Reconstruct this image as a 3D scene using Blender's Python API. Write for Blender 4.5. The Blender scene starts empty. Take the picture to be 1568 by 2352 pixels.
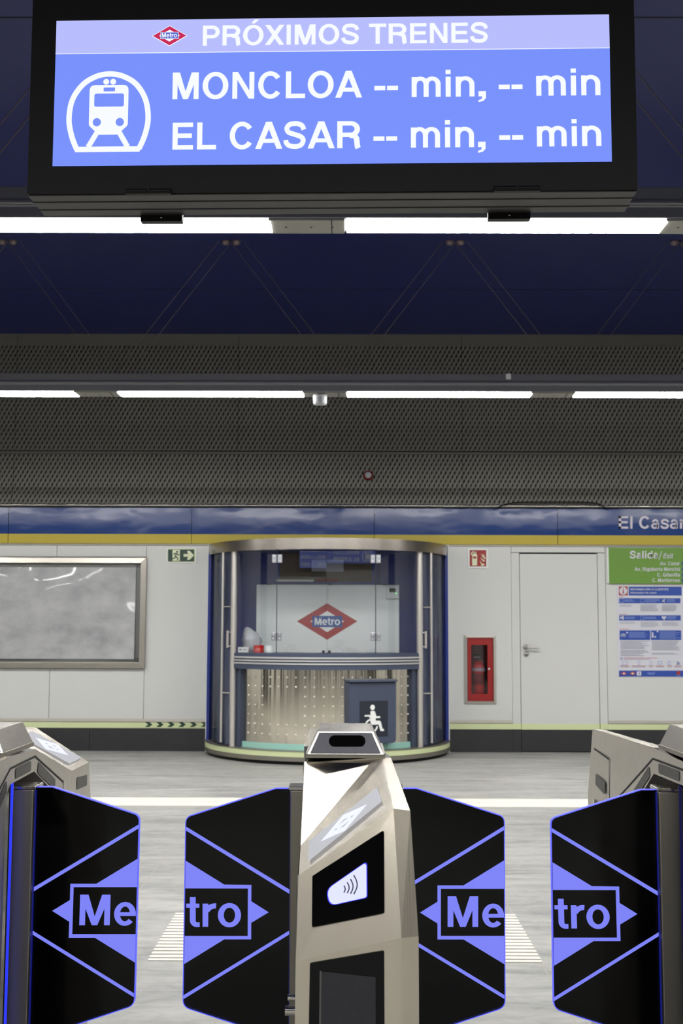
import bpy, bmesh, math, random
from mathutils import Vector, Matrix
from mathutils import noise as mn
SC = bpy.context.scene
COL = SC.collection
R = math.radians
random.seed(7)

# ------------------------------------------------------------------ camera, world, exposure
CAM = Vector((0, 0, 1.31)); FPX = 2700.0
PITCH = math.atan(264 / FPX); YAW = 16 / FPX; ROLL = 0.0031
f_ = Vector((-math.sin(YAW) * math.cos(PITCH), math.cos(YAW) * math.cos(PITCH), math.sin(PITCH)))
r0 = Vector((math.cos(YAW), math.sin(YAW), 0)); u0 = r0.cross(f_)
r_ = r0 * math.cos(ROLL) + u0 * math.sin(ROLL)
u_ = u0 * math.cos(ROLL) - r0 * math.sin(ROLL)
cd = bpy.data.cameras.new('camera'); cam = bpy.data.objects.new('camera', cd); COL.objects.link(cam)
cd.sensor_fit = 'HORIZONTAL'; cd.sensor_width = 24; cd.lens = 24 * FPX / 1568
cd.clip_start = 0.05; cd.clip_end = 100
cd.dof.use_dof = True; cd.dof.focus_distance = 2.6; cd.dof.aperture_fstop = 11
M3 = Matrix((r_, u_, -f_)).transposed()
cam.matrix_world = Matrix.Translation(CAM) @ M3.to_4x4()
SC.camera = cam
w = bpy.data.worlds.new('world'); SC.world = w; w.use_nodes = True
w.node_tree.nodes['Background'].inputs[0].default_value = (0.5, 0.52, 0.55, 1)
w.node_tree.nodes['Background'].inputs[1].default_value = 0.02
SC.view_settings.view_transform = 'Standard'
try: SC.view_settings.look = 'None'
except Exception: pass
SC.view_settings.exposure = 0; SC.view_settings.gamma = 1; SC.view_settings.use_curve_mapping = False
SC.cycles.use_denoising = True
SC.cycles.caustics_reflective = False; SC.cycles.caustics_refractive = False
SC.cycles.sample_clamp_indirect = 6; SC.cycles.max_bounces = 10; SC.cycles.transparent_max_bounces = 16
LAMP = 65.0          # strength of the luminaires

def ray(px, py):
    return f_ * FPX + r_ * (px - 784) - u_ * (py - 1176)
def at(px, py, Y):
    d = ray(px, py); return CAM + d * (Y / d.y)
def hit(px, py, p, n):
    d = ray(px, py); return CAM + d * ((Vector(p) - CAM).dot(n) / d.dot(n))

# ------------------------------------------------------------------ materials
def lin(c):
    return tuple(((x / 255) / 12.92 if x / 255 <= .04045 else ((x / 255 + .055) / 1.055) ** 2.4) for x in c)
MATS = {}
def mat(name, rgb=(128, 128, 128), rough=.5, metal=0, spec=.5, emit=None, estr=1.0, noise=0, nscale=(8, 8, 8), bump=0, bscale=(20, 20, 20), coat=0, aniso=0, bdist=.01):
    m = bpy.data.materials.new(name); m.use_nodes = True; nt = m.node_tree; b = nt.nodes['Principled BSDF']
    c = lin(rgb); b.inputs['Base Color'].default_value = (*c, 1)
    b.inputs['Roughness'].default_value = rough; b.inputs['Metallic'].default_value = metal
    b.inputs['Specular IOR Level'].default_value = spec
    if coat: b.inputs['Coat Weight'].default_value = coat; b.inputs['Coat Roughness'].default_value = .05
    if aniso: b.inputs['Anisotropic'].default_value = aniso
    if emit is not None:
        b.inputs['Base Color'].default_value = (0.01, 0.01, 0.01, 1)
        b.inputs['Emission Color'].default_value = (*lin(emit), 1); b.inputs['Emission Strength'].default_value = estr
    tc = None
    def coords(scale):
        t = nt.nodes.new('ShaderNodeTexCoord'); mp = nt.nodes.new('ShaderNodeMapping'); mp.inputs['Scale'].default_value = scale
        nt.links.new(t.outputs['Object'], mp.inputs['Vector']); return mp.outputs[0]
    if noise:
        n = nt.nodes.new('ShaderNodeTexNoise'); n.inputs['Scale'].default_value = 1; n.inputs['Detail'].default_value = 5; n.inputs['Roughness'].default_value = .62
        nt.links.new(coords(nscale), n.inputs['Vector'])
        r = nt.nodes.new('ShaderNodeMapRange'); r.inputs['From Min'].default_value = .25; r.inputs['From Max'].default_value = .75
        r.inputs['To Min'].default_value = 1 - noise; r.inputs['To Max'].default_value = 1 + noise
        nt.links.new(n.outputs['Fac'], r.inputs['Value'])
        mx = nt.nodes.new('ShaderNodeVectorMath'); mx.operation = 'SCALE'; mx.inputs[0].default_value = c
        nt.links.new(r.outputs[0], mx.inputs['Scale']); nt.links.new(mx.outputs[0], b.inputs['Base Color'])
    if bump:
        n = nt.nodes.new('ShaderNodeTexNoise'); n.inputs['Scale'].default_value = 1; n.inputs['Detail'].default_value = 3
        nt.links.new(coords(bscale), n.inputs['Vector'])
        bp = nt.nodes.new('ShaderNodeBump'); bp.inputs['Strength'].default_value = bump; bp.inputs['Distance'].default_value = bdist
        nt.links.new(n.outputs['Fac'], bp.inputs['Height']); nt.links.new(bp.outputs[0], b.inputs['Normal'])
    MATS[name] = m
    return m
def glassmat(name, tint, refl=1.0, rough=0.0, ior=1.5, haze=None, hz=0.0):
    m = bpy.data.materials.new(name); m.use_nodes = True; nt = m.node_tree; nt.nodes.clear()
    o = nt.nodes.new('ShaderNodeOutputMaterial'); t = nt.nodes.new('ShaderNodeBsdfTransparent'); g = nt.nodes.new('ShaderNodeBsdfGlossy')
    t.inputs[0].default_value = (*tint, 1); g.inputs['Roughness'].default_value = rough; g.inputs[0].default_value = (min(1, refl), min(1, refl), min(1, refl), 1)
    lw = nt.nodes.new('ShaderNodeLayerWeight'); lw.inputs['Blend'].default_value = .5
    pw = nt.nodes.new('ShaderNodeMath'); pw.operation = 'POWER'; nt.links.new(lw.outputs['Facing'], pw.inputs[0]); pw.inputs[1].default_value = 5
    f0 = ((ior - 1) / (ior + 1)) ** 2
    fr = nt.nodes.new('ShaderNodeMath'); fr.operation = 'MULTIPLY_ADD'; nt.links.new(pw.outputs[0], fr.inputs[0]); fr.inputs[1].default_value = 1 - f0; fr.inputs[2].default_value = f0
    mx = nt.nodes.new('ShaderNodeMixShader'); nt.links.new(fr.outputs[0], mx.inputs[0])
    src = t.outputs[0]
    if haze:
        d = nt.nodes.new('ShaderNodeBsdfDiffuse'); d.inputs[0].default_value = (*lin(haze), 1)
        m2 = nt.nodes.new('ShaderNodeMixShader'); nt.links.new(src, m2.inputs[1]); nt.links.new(d.outputs[0], m2.inputs[2])
        tc = nt.nodes.new('ShaderNodeTexCoord'); mp = nt.nodes.new('ShaderNodeMapping'); mp.inputs['Scale'].default_value = (14, 14, 1.2)
        n = nt.nodes.new('ShaderNodeTexNoise'); n.inputs['Scale'].default_value = 1; n.inputs['Detail'].default_value = 6
        rr = nt.nodes.new('ShaderNodeMapRange'); rr.inputs['From Min'].default_value = .35; rr.inputs['From Max'].default_value = .7
        rr.inputs['To Min'].default_value = hz * .4; rr.inputs['To Max'].default_value = hz * 1.6
        nt.links.new(tc.outputs['Object'], mp.inputs[0]); nt.links.new(mp.outputs[0], n.inputs[0]); nt.links.new(n.outputs['Fac'], rr.inputs[0]); nt.links.new(rr.outputs[0], m2.inputs[0])
        src = m2.outputs[0]
    nt.links.new(src, mx.inputs[1]); nt.links.new(g.outputs[0], mx.inputs[2]); nt.links.new(mx.outputs[0], o.inputs[0])
    MATS[name] = m; return m

mat('steel', (176, 170, 160), .30, 1, noise=.05, nscale=(2, 2, 60), bump=.02, bscale=(3, 3, 260))
mat('steel_smooth', (182, 178, 172), .16, 1)
mat('steel_cabinet', (222, 213, 198), .27, 1, noise=.05, nscale=(40, 3, 3), bump=.015, bscale=(200, 4, 4))
mat('steel_polished', (196, 192, 186), .10, 1, bump=.10, bscale=(9, 7, 9))
mat('steel_head', (190, 184, 176), .26, 1, bump=.03, bscale=(4, 120, 4))
mat('led_edge', emit=(40, 56, 255), estr=.16)
mat('steel_dark', (150, 145, 135), .42, .85)
mat('steel_side', (204, 198, 188), .40, .7, noise=.04, nscale=(30, 30, 30))
mat('slot_grey', (92, 90, 86), .5, .3)
mat('black_gloss', (8, 8, 10), .08, 0, .22)
mat('slot_black', (4, 4, 5), .7, 0, .05)
mat('black_matte', (7, 7, 8), .55, 0, .3)
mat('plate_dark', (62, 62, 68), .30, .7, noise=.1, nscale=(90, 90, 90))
mat('housing_black', (4, 4, 5), .5, 0, .25, bump=.02, bscale=(900, 900, 900))
mat('housing_underside', (60, 58, 56), .45, .35)
mat('groove', (5, 5, 6), .7)
mat('wall_white', (205, 205, 202), .28, 0, .5, bump=.015, bscale=(3, 3, 3))
mat('door_white', (206, 206, 203), .22, 0, .5, bump=.05, bscale=(3.1, 3, 1.7))
mat('gap', (70, 70, 70), .8)
mat('gap_dark', (22, 22, 24), .8)
mat('band_blue', (26, 58, 122), .20, 0, .55, bump=.38, bscale=(1.3, 1.2, 2.2), bdist=.06)
mat('band_yellow', (178, 158, 20), .30, 0, .5)
mat('lumi_green', (205, 214, 165), .45)
mat('lumi_mint', (160, 210, 196), .45)
mat('dark_green', (22, 56, 40), .45)
mat('baseboard', (36, 36, 38), .5, noise=.18, nscale=(5, 5, 5))
mat('ceiling_blue', (17, 27, 88), .45, 0, .35)
mat('mesh_frame', (108, 106, 98), .5, .4)
mat('wall_grey', (214, 213, 209), .5)
mat('lamp_white', emit=(255, 255, 252), estr=LAMP)
mat('beam_metal', (128, 128, 132), .28, .55)
mat('beam_plate', (160, 157, 148), .5, .6)
mat('cable_steel', (120, 105, 105), .4, .5)
mat('sign_header', emit=(182, 188, 252), estr=1.0)
mat('sign_body', emit=(116, 142, 250), estr=1.0)
mat('sign_text', emit=(246, 250, 255), estr=1.0)
mat('sign_red', emit=(200, 24, 84), estr=1.0)
mat('sign_logo_blue', emit=(84, 104, 206), estr=1.0)
mat('print_glow', emit=(124, 130, 246), estr=1.0)
mat('rim_glow', emit=(92, 98, 250), estr=1.1)
mat('led_blue', emit=(44, 60, 255), estr=1.0)
mat('led_dim', emit=(40, 56, 255), estr=.05)
mat('reader_glow', emit=(214, 218, 255), estr=1.1)
mat('reader_halo', emit=(40, 40, 255), estr=1.0)
mat('top_screen', emit=(176, 178, 186), estr=.85)
mat('top_screen_logo', emit=(226, 230, 250), estr=.95)
mat('booth_blue', (22, 44, 130), .30, 0, .5)
mat('slate', (70, 78, 98), .42, .2)
mat('slate_dark', (28, 32, 46), .5)
mat('stripe_steel', (214, 212, 210), .35, .6)
mat('booth_steel', (226, 219, 204), .12, 1)
mat('roof_steel', (168, 160, 152), .25, 1, bump=.02, bscale=(3, 3, 300))
mat('stud', (236, 230, 220), .35, .8)
mat('hinge_steel', (176, 178, 186), .3, 1)
mat('post_steel', (218, 212, 206), .28, .7)
mat('picto_white', (238, 238, 236), .5)
mat('white_gloss', (226, 228, 224), .3)
mat('brown', (92, 78, 60), .6, noise=.08, nscale=(4, 4, 4))
mat('logo_red', (160, 42, 44), .4)
mat('logo_blue', (44, 76, 140), .4)
mat('red', (150, 14, 13), .4)
mat('red_dark', (120, 16, 16), .6)
mat('red_gloss', (190, 26, 20), .25)
mat('exit_green', (98, 142, 44), .45)
mat('print_pale', (214, 208, 220), .5)
mat('poster_blue', (34, 70, 156), .5)
mat('poster_white', (204, 204, 212), .45)
mat('ink_grey', (148, 150, 166), .6)
mat('ink_pale_blue', (120, 140, 200), .6)
mat('ink_red', (190, 110, 110), .6)
mat('picto_cream', (222, 226, 190), .5)
mat('sign_border', (224, 226, 222), .4)
mat('plastic_film', (166, 166, 167), .45, 0, .4, noise=.32, nscale=(3.0, 3, 4.0), coat=.9)
mat('perforated', (150, 150, 148), .4, .5)
mat('bag', (186, 186, 190), .2, 0, .6, bump=.5, bscale=(40, 40, 40))
mat('green_led', emit=(120, 255, 140), estr=2)
mat('lcd', (70, 82, 70), .3)
mat('grey_plastic', (176, 178, 182), .45)
mat('brushed_handle', (190, 186, 180), .38, .9)
mat('tactile', (226, 221, 212), .5, noise=.05, nscale=(6, 6, 6), bump=.05, bscale=(60, 60, 60))
glassmat('glass_clear', (.95, .96, .97), 1.0, 0, ior=1.6)
glassmat('glass_side', (.52, .55, .66), .28, .08, haze=(134, 140, 158), hz=.30)
glassmat('glass_cabinet', (.85, .82, .86), 1.2, .02)
glassmat('glass_flap', (.03, .03, .033), .7, .10, ior=1.42)

def floor_mat():
    m = bpy.data.materials.new('floor_stone'); m.use_nodes = True; nt = m.node_tree; b = nt.nodes['Principled BSDF']; L = nt.links
    tc = nt.nodes.new('ShaderNodeTexCoord')
    def ns(scale, det, rough, dist=0):
        mp = nt.nodes.new('ShaderNodeMapping'); mp.inputs['Scale'].default_value = scale; L.new(tc.outputs['Object'], mp.inputs[0])
        n = nt.nodes.new('ShaderNodeTexNoise'); n.inputs['Scale'].default_value = 1; n.inputs['Detail'].default_value = det; n.inputs['Roughness'].default_value = rough; n.inputs['Distortion'].default_value = dist
        L.new(mp.outputs[0], n.inputs[0]); return n.outputs['Fac']
    a = ns((.9, 5.5, 1), 8, .62, 1.2); c2 = ns((9, 16, 1), 8, .7, .6)
    ad = nt.nodes.new('ShaderNodeMath'); ad.operation = 'MULTIPLY_ADD'; L.new(c2, ad.inputs[0]); ad.inputs[1].default_value = .55; L.new(a, ad.inputs[2])
    cr = nt.nodes.new('ShaderNodeValToRGB'); e = cr.color_ramp.elements
    e[0].position = .52; e[0].color = (*lin((117, 118, 117)), 1); e[1].position = 1.0; e[1].color = (*lin((186, 184, 178)), 1)
    k = e.new(.76); k.color = (*lin((159, 158, 154)), 1)
    L.new(ad.outputs[0], cr.inputs[0])
    br = nt.nodes.new('ShaderNodeTexBrick'); br.offset = 0; br.inputs['Scale'].default_value = 1
    br.inputs['Brick Width'].default_value = .6; br.inputs['Row Height'].default_value = .6; br.inputs['Mortar Size'].default_value = .003
    mp = nt.nodes.new('ShaderNodeMapping'); mp.inputs['Location'].default_value = (.44, .23, 0); L.new(tc.outputs['Object'], mp.inputs[0]); L.new(mp.outputs[0], br.inputs[0])
    mx = nt.nodes.new('ShaderNodeMix'); mx.data_type = 'RGBA'; L.new(br.outputs['Fac'], mx.inputs[0]); L.new(cr.outputs[0], mx.inputs[6]); mx.inputs[7].default_value = (*lin((166, 160, 148)), 1)
    L.new(mx.outputs[2], b.inputs['Base Color']); b.inputs['Roughness'].default_value = .42; b.inputs['Specular IOR Level'].default_value = .4
    MATS['floor_stone'] = m
floor_mat()
def mesh_mat():
    # expanded-metal cladding: staggered slanted slots
    m = bpy.data.materials.new('expanded_mesh'); m.use_nodes = True; nt = m.node_tree; b = nt.nodes['Principled BSDF']; L = nt.links
    tc = nt.nodes.new('ShaderNodeUVMap'); sp = nt.nodes.new('ShaderNodeSeparateXYZ'); L.new(tc.outputs[0], sp.inputs[0])
    def M(op, a, bb=None, c=None):
        n = nt.nodes.new('ShaderNodeMath'); n.operation = op
        for i, v in enumerate((a, bb, c)):
            if v is None: continue
            if isinstance(v, (int, float)): n.inputs[i].default_value = v
            else: L.new(v, n.inputs[i])
        return n.outputs[0]
    v = M('DIVIDE', sp.outputs[1], .046); row = M('FLOOR', v); fv = M('SUBTRACT', M('FRACT', v), .5)
    u = M('DIVIDE', sp.outputs[0], .0497); u = M('ADD', u, M('MULTIPLY', M('MODULO', row, 2.0), .5))
    u = M('SUBTRACT', u, M('MULTIPLY', fv, .28))
    fu = M('SUBTRACT', M('FRACT', u), .5)
    d = M('ADD', M('POWER', M('DIVIDE', fu, .17), 2.0), M('POWER', M('DIVIDE', fv, .44), 2.0))
    mr = nt.nodes.new('ShaderNodeMapRange'); mr.inputs['From Min'].default_value = .5; mr.inputs['From Max'].default_value = 1.5; L.new(d, mr.inputs[0])
    mx = nt.nodes.new('ShaderNodeMix'); mx.data_type = 'RGBA'; L.new(mr.outputs[0], mx.inputs[0]); mx.inputs[6].default_value = (*lin((26, 26, 26)), 1); mx.inputs[7].default_value = (*lin((126, 124, 115)), 1)
    L.new(mx.outputs[2], b.inputs['Base Color']); b.inputs['Roughness'].default_value = .42; b.inputs['Metallic'].default_value = .35
    h = M('ADD', mr.outputs[0], M('MULTIPLY', fu, 1.2))
    bp = nt.nodes.new('ShaderNodeBump'); bp.inputs['Strength'].default_value = .8; bp.inputs['Distance'].default_value = .012; L.new(h, bp.inputs['Height']); L.new(bp.outputs[0], b.inputs['Normal'])
    MATS['expanded_mesh'] = m
mesh_mat()

# ------------------------------------------------------------------ mesh builder
class MB:
    def __init__(s): s.v = []; s.f = []; s.m = []; s.sm = []; s.names = []
    def mi(s, name):
        if name not in s.names: s.names.append(name)
        return s.names.index(name)
    def poly(s, pts, m, smooth=False):
        i = len(s.v); s.v += [Vector(p) for p in pts]; s.f.append(list(range(i, i + len(pts)))); s.m.append(s.mi(m)); s.sm.append(smooth)
    def grid(s, rows, m, closed=False, smooth=True):
        i = len(s.v); n = len(rows[0])
        for r in rows: s.v += [Vector(p) for p in r]
        for a in range(len(rows) - 1):
            for b in range(n - (0 if closed else 1)):
                c = (b + 1) % n
                s.f.append([i + a * n + b, i + a * n + c, i + (a + 1) * n + c, i + (a + 1) * n + b]); s.m.append(s.mi(m)); s.sm.append(smooth)
    def box(s, x0, x1, y0, y1, z0, z1, m, T=None):
        p = [Vector((x, y, z)) for z in (z0, z1) for y in (y0, y1) for x in (x0, x1)]
        if T: p = [T(q) for q in p]
        i = len(s.v); s.v += p
        for q in ((0, 2, 3, 1), (4, 5, 7, 6), (0, 1, 5, 4), (2, 6, 7, 3), (0, 4, 6, 2), (1, 3, 7, 5)):
            s.f.append([i + k for k in q]); s.m.append(s.mi(m)); s.sm.append(False)
    def prism(s, pts, off, m, m_side=None, smooth=False):
        # pts: loop of 3D points; off: extrusion vector
        off = Vector(off); a = [Vector(p) for p in pts]; b = [p + off for p in a]
        i = len(s.v); n = len(a); s.v += a + b
        s.f.append(list(range(i, i + n))); s.m.append(s.mi(m)); s.sm.append(False)
        s.f.append(list(range(i + 2 * n - 1, i + n - 1, -1))); s.m.append(s.mi(m)); s.sm.append(False)
        for k in range(n):
            q = (k + 1) % n
            s.f.append([i + k, i + n + k, i + n + q, i + q]); s.m.append(s.mi(m_side or m)); s.sm.append(smooth)
    def tube(s, pts, r, m, n=10, caps=True):
        pts = [Vector(p) for p in pts]; rows = []
        t0 = (pts[1] - pts[0]).normalized(); ref = Vector((0, 0, 1)) if abs(t0.z) < .9 else Vector((1, 0, 0))
        for k, p in enumerate(pts):
            t = (pts[min(k + 1, len(pts) - 1)] - pts[max(k - 1, 0)]).normalized()
            a = t.cross(ref).normalized(); b = a.cross(t)
            rr = r[k] if isinstance(r, (list, tuple)) else r
            rows.append([p + (a * math.cos(2 * math.pi * j / n) + b * math.sin(2 * math.pi * j / n)) * rr for j in range(n)])
        s.grid(rows, m, closed=True)
        if caps:
            s.poly(rows[0][::-1], m); s.poly(rows[-1], m)
    def lathe(s, prof, c, m, n=24, axis='Z'):
        c = Vector(c); rows = []
        for r, h in prof:
            row = []
            for j in range(n):
                a = 2 * math.pi * j / n
                v = Vector((r * math.cos(a), r * math.sin(a), h))
                if axis == 'Y': v = Vector((v.x, h, v.y))
                row.append(c + v)
            rows.append(row)
        s.grid(rows, m, closed=True)
    def arc(s, C, Ro, Ri, a0, a1, z0, z1, m, n=40, caps=True, smooth=True):
        # curved slab about a vertical axis, angle 0 faces -Y
        def P(r, a, z): return Vector((C[0] + r * math.sin(a), C[1] - r * math.cos(a), z))
        A = [R(a0 + (a1 - a0) * k / n) for k in range(n + 1)]
        s.grid([[P(Ro, a, z0) for a in A], [P(Ro, a, z1) for a in A]], m, smooth=smooth)
        s.grid([[P(Ri, a, z1) for a in A], [P(Ri, a, z0) for a in A]], m, smooth=smooth)
        s.grid([[P(Ro, a, z1) for a in A], [P(Ri, a, z1) for a in A]], m, smooth=False)
        s.grid([[P(Ri, a, z0) for a in A], [P(Ro, a, z0) for a in A]], m, smooth=False)
        if caps:
            for a in (A[0], A[-1]): s.poly([P(Ro, a, z0), P(Ro, a, z1), P(Ri, a, z1), P(Ri, a, z0)], m)
    def build(s, name, parent=None, origin=None, bevel=0, props=None):
        me = bpy.data.meshes.new(name)
        O = Vector(origin) if origin is not None else (ROOT(parent) if parent else Vector((0, 0, 0)))
        me.from_pydata([tuple(v - O) for v in s.v], [], s.f)
        for nme in s.names: me.materials.append(MATS[nme])
        for p, mi, sm in zip(me.polygons, s.m, s.sm): p.material_index = mi; p.use_smooth = sm
        me.validate(); me.update()
        o = bpy.data.objects.new(name, me); COL.objects.link(o)
        if parent: o.parent = parent
        else: o.location = O
        if bevel:
            b = o.modifiers.new('bevel', 'BEVEL'); b.width = bevel; b.segments = 2; b.limit_method = 'ANGLE'; b.angle_limit = R(25)
        if props:
            for k, v in props.items(): o[k] = v
        return o
def ROOT(o):
    while o.parent: o = o.parent
    return o.location.copy()
def thing(name, loc, label, cat, group=None):
    o = bpy.data.objects.new(name, None); COL.objects.link(o); o.location = loc; o.empty_display_size = .1
    return tag(o, label, cat, group)
def tag(o, label, cat, group=None, kind=None):
    o['label'] = label; o['category'] = cat
    if group: o['group'] = group
    if kind: o['kind'] = kind
    return o
def struct(o, label=None, cat=None):
    o['kind'] = 'structure'
    if label: o['label'] = label
    if cat: o['category'] = cat
    return o
def kids(o): return [c for c in bpy.data.objects if c.parent == o]
def copy_tree(o, parent=None):
    c = o.copy(); COL.objects.link(c)
    if parent: c.parent = parent
    for k in kids(o): copy_tree(k, c)
    return c

# ------------------------------------------------------------------ 2-D shapes: strokes and a bold grotesque alphabet
def catmull(p, n=6):
    out = []
    for i in range(len(p) - 1):
        a = p[max(i - 1, 0)]; b = p[i]; c = p[i + 1]; d = p[min(i + 2, len(p) - 1)]
        for k in range(n):
            t = k / n
            out.append(tuple(.5 * (2 * b[j] + (c[j] - a[j]) * t + (2 * a[j] - 5 * b[j] + 4 * c[j] - d[j]) * t * t + (3 * b[j] - a[j] - 3 * c[j] + d[j]) * t ** 3) for j in (0, 1)))
    return out + [tuple(p[-1])]
def stroke(p, wd, smooth=False, closed=False):
    if smooth: p = catmull(p)
    n = len(p); L = []
    for i in range(n):
        if closed: a, b, c = p[i - 1], p[i], p[(i + 1) % n]
        else: a, b, c = p[max(i - 1, 0)], p[i], p[min(i + 1, n - 1)]
        def nrm(q, r):
            dx, dy = r[0] - q[0], r[1] - q[1]; l = math.hypot(dx, dy) or 1; return (-dy / l, dx / l)
        n1 = nrm(a, b) if a != b else nrm(b, c); n2 = nrm(b, c) if b != c else n1
        mx, my = n1[0] + n2[0], n1[1] + n2[1]; l = math.hypot(mx, my) or 1; mx /= l; my /= l
        k = 1 / max(.5, mx * n1[0] + my * n1[1])
        ww = (wd[i] if isinstance(wd, list) else wd) / 2 * k
        L.append(((b[0] + mx * ww, b[1] + my * ww), (b[0] - mx * ww, b[1] - my * ww)))
    out = []
    for i in range(n if closed else n - 1):
        q = L[(i + 1) % n]; out.append([L[i][0], q[0], q[1], L[i][1]])
    return out
def ring(cx, cy, rx, ry, wx, wy, a0=0, a1=360, n=32):
    o = []
    for k in range(n):
        A = [R(a0 + (a1 - a0) * (k + j) / n) for j in (0, 1)]
        o.append([(cx + rx * math.cos(A[0]), cy + ry * math.sin(A[0])), (cx + rx * math.cos(A[1]), cy + ry * math.sin(A[1])),
                  (cx + (rx - wx) * math.cos(A[1]), cy + (ry - wy) * math.sin(A[1])), (cx + (rx - wx) * math.cos(A[0]), cy + (ry - wy) * math.sin(A[0]))])
    return o
def rect(x0, y0, x1, y1): return [[(x0, y0), (x1, y0), (x1, y1), (x0, y1)]]
def disc(cx, cy, r, n=24, ry=None): return [[(cx + r * math.cos(2 * math.pi * k / n), cy + (ry or r) * math.sin(2 * math.pi * k / n)) for k in range(n)]]
def rrect(x0, y0, x1, y1, r, n=6):
    o = []
    for cx, cy, a in ((x1 - r, y0 + r, -90), (x1 - r, y1 - r, 0), (x0 + r, y1 - r, 90), (x0 + r, y0 + r, 180)):
        o += [(cx + r * math.cos(R(a + 90 * k / n)), cy + r * math.sin(R(a + 90 * k / n))) for k in range(n + 1)]
    return [o]
def roundpoly(p, rads, n=5):
    out = []; N = len(p)
    for i in range(N):
        r = rads[i] if isinstance(rads, (list, tuple)) else rads
        b = Vector(p[i]); a = Vector(p[i - 1]); c = Vector(p[(i + 1) % N])
        if r <= 0: out.append(tuple(b)); continue
        d1 = (a - b).normalized(); d2 = (c - b).normalized()
        ang = d1.angle(d2); t = min(r / math.tan(ang / 2), .48 * (a - b).length, .48 * (c - b).length)
        q0 = b + d1 * t; q1 = b + d2 * t
        for k in range(n + 1):
            s = k / n; out.append(tuple(q0 * (1 - s) ** 2 + b * 2 * s * (1 - s) + q1 * s * s))
    return out
S_, H_ = .195, .165
def shiftp(ps, dx, dy, sx=1, sy=1): return [[(x * sx + dx, y * sy + dy) for x, y in p] for p in ps]
Sc = [(.79, .70), (.72, .85), (.58, .915), (.44, .925), (.27, .895), (.175, .79), (.17, .70), (.24, .60), (.45, .525), (.66, .45), (.755, .36), (.76, .26), (.69, .14), (.55, .085), (.43, .08), (.25, .115), (.15, .21), (.125, .32)]
def glyph(c):
    g = None; x = .74; s = .19; h = .15
    if c == ' ': return .387, []
    if c == 'A': g = 1.0, [[(0, 0), (.21, 0), (.61, 1), (.39, 1)], [(1, 0), (.79, 0), (.39, 1), (.61, 1)], [(.22, .22), (.78, .22), (.73, .37), (.27, .37)]]
    if c == 'C': g = 1.0, ring(.51, .5, .455, .515, S_, H_, 36, 324)
    if c == 'E': g = .93, rect(.09, 0, .285, 1) + rect(.09, 0, .87, H_) + rect(.09, .43, .82, .43 + H_) + rect(.09, 1 - H_, .86, 1)
    if c == 'F': g = .85, rect(.09, 0, .285, 1) + rect(.09, .42, .74, .42 + H_) + rect(.09, 1 - H_, .82, 1)
    if c == 'G': g = 1.08, ring(.53, .5, .475, .515, S_, H_, 38, 345) + rect(.56, .37, .99, .53) + rect(.83, 0, .99, .53)
    if c == 'I': g = .387, rect(.095, 0, .292, 1)
    if c == 'L': g = .85, rect(.09, 0, .285, 1) + rect(.09, 0, .81, H_)
    if c == 'M': g = 1.16, rect(.09, 0, .275, 1) + rect(.885, 0, 1.07, 1) + [[(.09, 1), (.36, 1), (.67, 0), (.49, 0)], [(1.07, 1), (.80, 1), (.49, 0), (.67, 0)]]
    if c == 'N': g = 1.0, rect(.09, 0, .275, 1) + rect(.725, 0, .91, 1) + [[(.09, 1), (.295, 1), (.91, 0), (.705, 0)]]
    if c == 'O': g = 1.083, ring(.54, .5, .485, .515, .205, H_)
    if c == 'Ó': g = 1.083, ring(.54, .5, .485, .515, .205, H_) + [[(.44, 1.08), (.60, 1.08), (.82, 1.28), (.60, 1.28)]]
    if c == 'P': g = .93, rect(.09, 0, .285, 1) + rect(.09, 1 - H_, .54, 1) + rect(.09, .36, .54, .36 + H_) + ring(.54, .68, .345, .32, .20, H_, -90, 90, 16)
    if c == 'R': g = 1.0, rect(.09, 0, .285, 1) + rect(.09, 1 - H_, .58, 1) + rect(.09, .41, .58, .41 + H_) + ring(.58, .705, .345, .295, .20, H_, -90, 90, 16) + stroke([(.55, .48), (.70, .46), (.79, .37), (.815, .22), (.83, .08), (.86, 0)], .20, True)
    if c == 'S': g = .93, stroke(Sc, .18, True)
    if c == 'T': g = .85, rect(.327, 0, .523, 1) + rect(.02, 1 - H_, .83, 1)
    if c == 'X': g = .93, [[(.01, 0), (.25, 0), (.92, 1), (.68, 1)], [(.92, 0), (.68, 0), (.01, 1), (.25, 1)]]
    if c == 'a': g = .774, rect(.49, .0, .675, .54) + ring(.34, .215, .30, .23, .17, .125) + ring(.385, .47, .29, .285, .17, .14, 0, 165, 16)
    if c == 'b': g = .85, rect(.085, 0, .27, 1) + ring(.45, .37, .355, .39, s, h)
    if c == 'c': g = .774, ring(.39, .37, .345, .39, s, h, 40, 320)
    if c == 'd': g = .85, rect(.58, 0, .765, 1) + ring(.40, .37, .355, .39, s, h)
    if c == 'e': g = .774, ring(.39, .37, .35, .39, s, h, 0, 318) + rect(.10, .30, .74, .425)
    if c == 'f': g = .46, rect(.13, 0, .32, .82) + rect(.01, .61, .44, .74) + ring(.38, .80, .25, .2, s, h, 75, 180, 10)
    if c == 'g': g = .85, rect(.58, -.08, .765, .74) + ring(.40, .37, .355, .39, s, h) + ring(.425, -.06, .34, .225, s, h, 200, 360, 14)
    if c == 'h': g = .85, rect(.085, 0, .27, 1) + rect(.59, 0, .775, .46) + ring(.43, .45, .345, .305, s, h, 0, 180, 18)
    if c == 'n': g = .85, rect(.085, 0, .27, x) + rect(.59, 0, .775, .46) + ring(.43, .45, .345, .305, s, h, 0, 180, 18)
    if c == 'u': g = .85, rect(.58, 0, .765, x) + rect(.075, .29, .26, x) + ring(.42, .29, .345, .305, s, h, 180, 360, 18)
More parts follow.
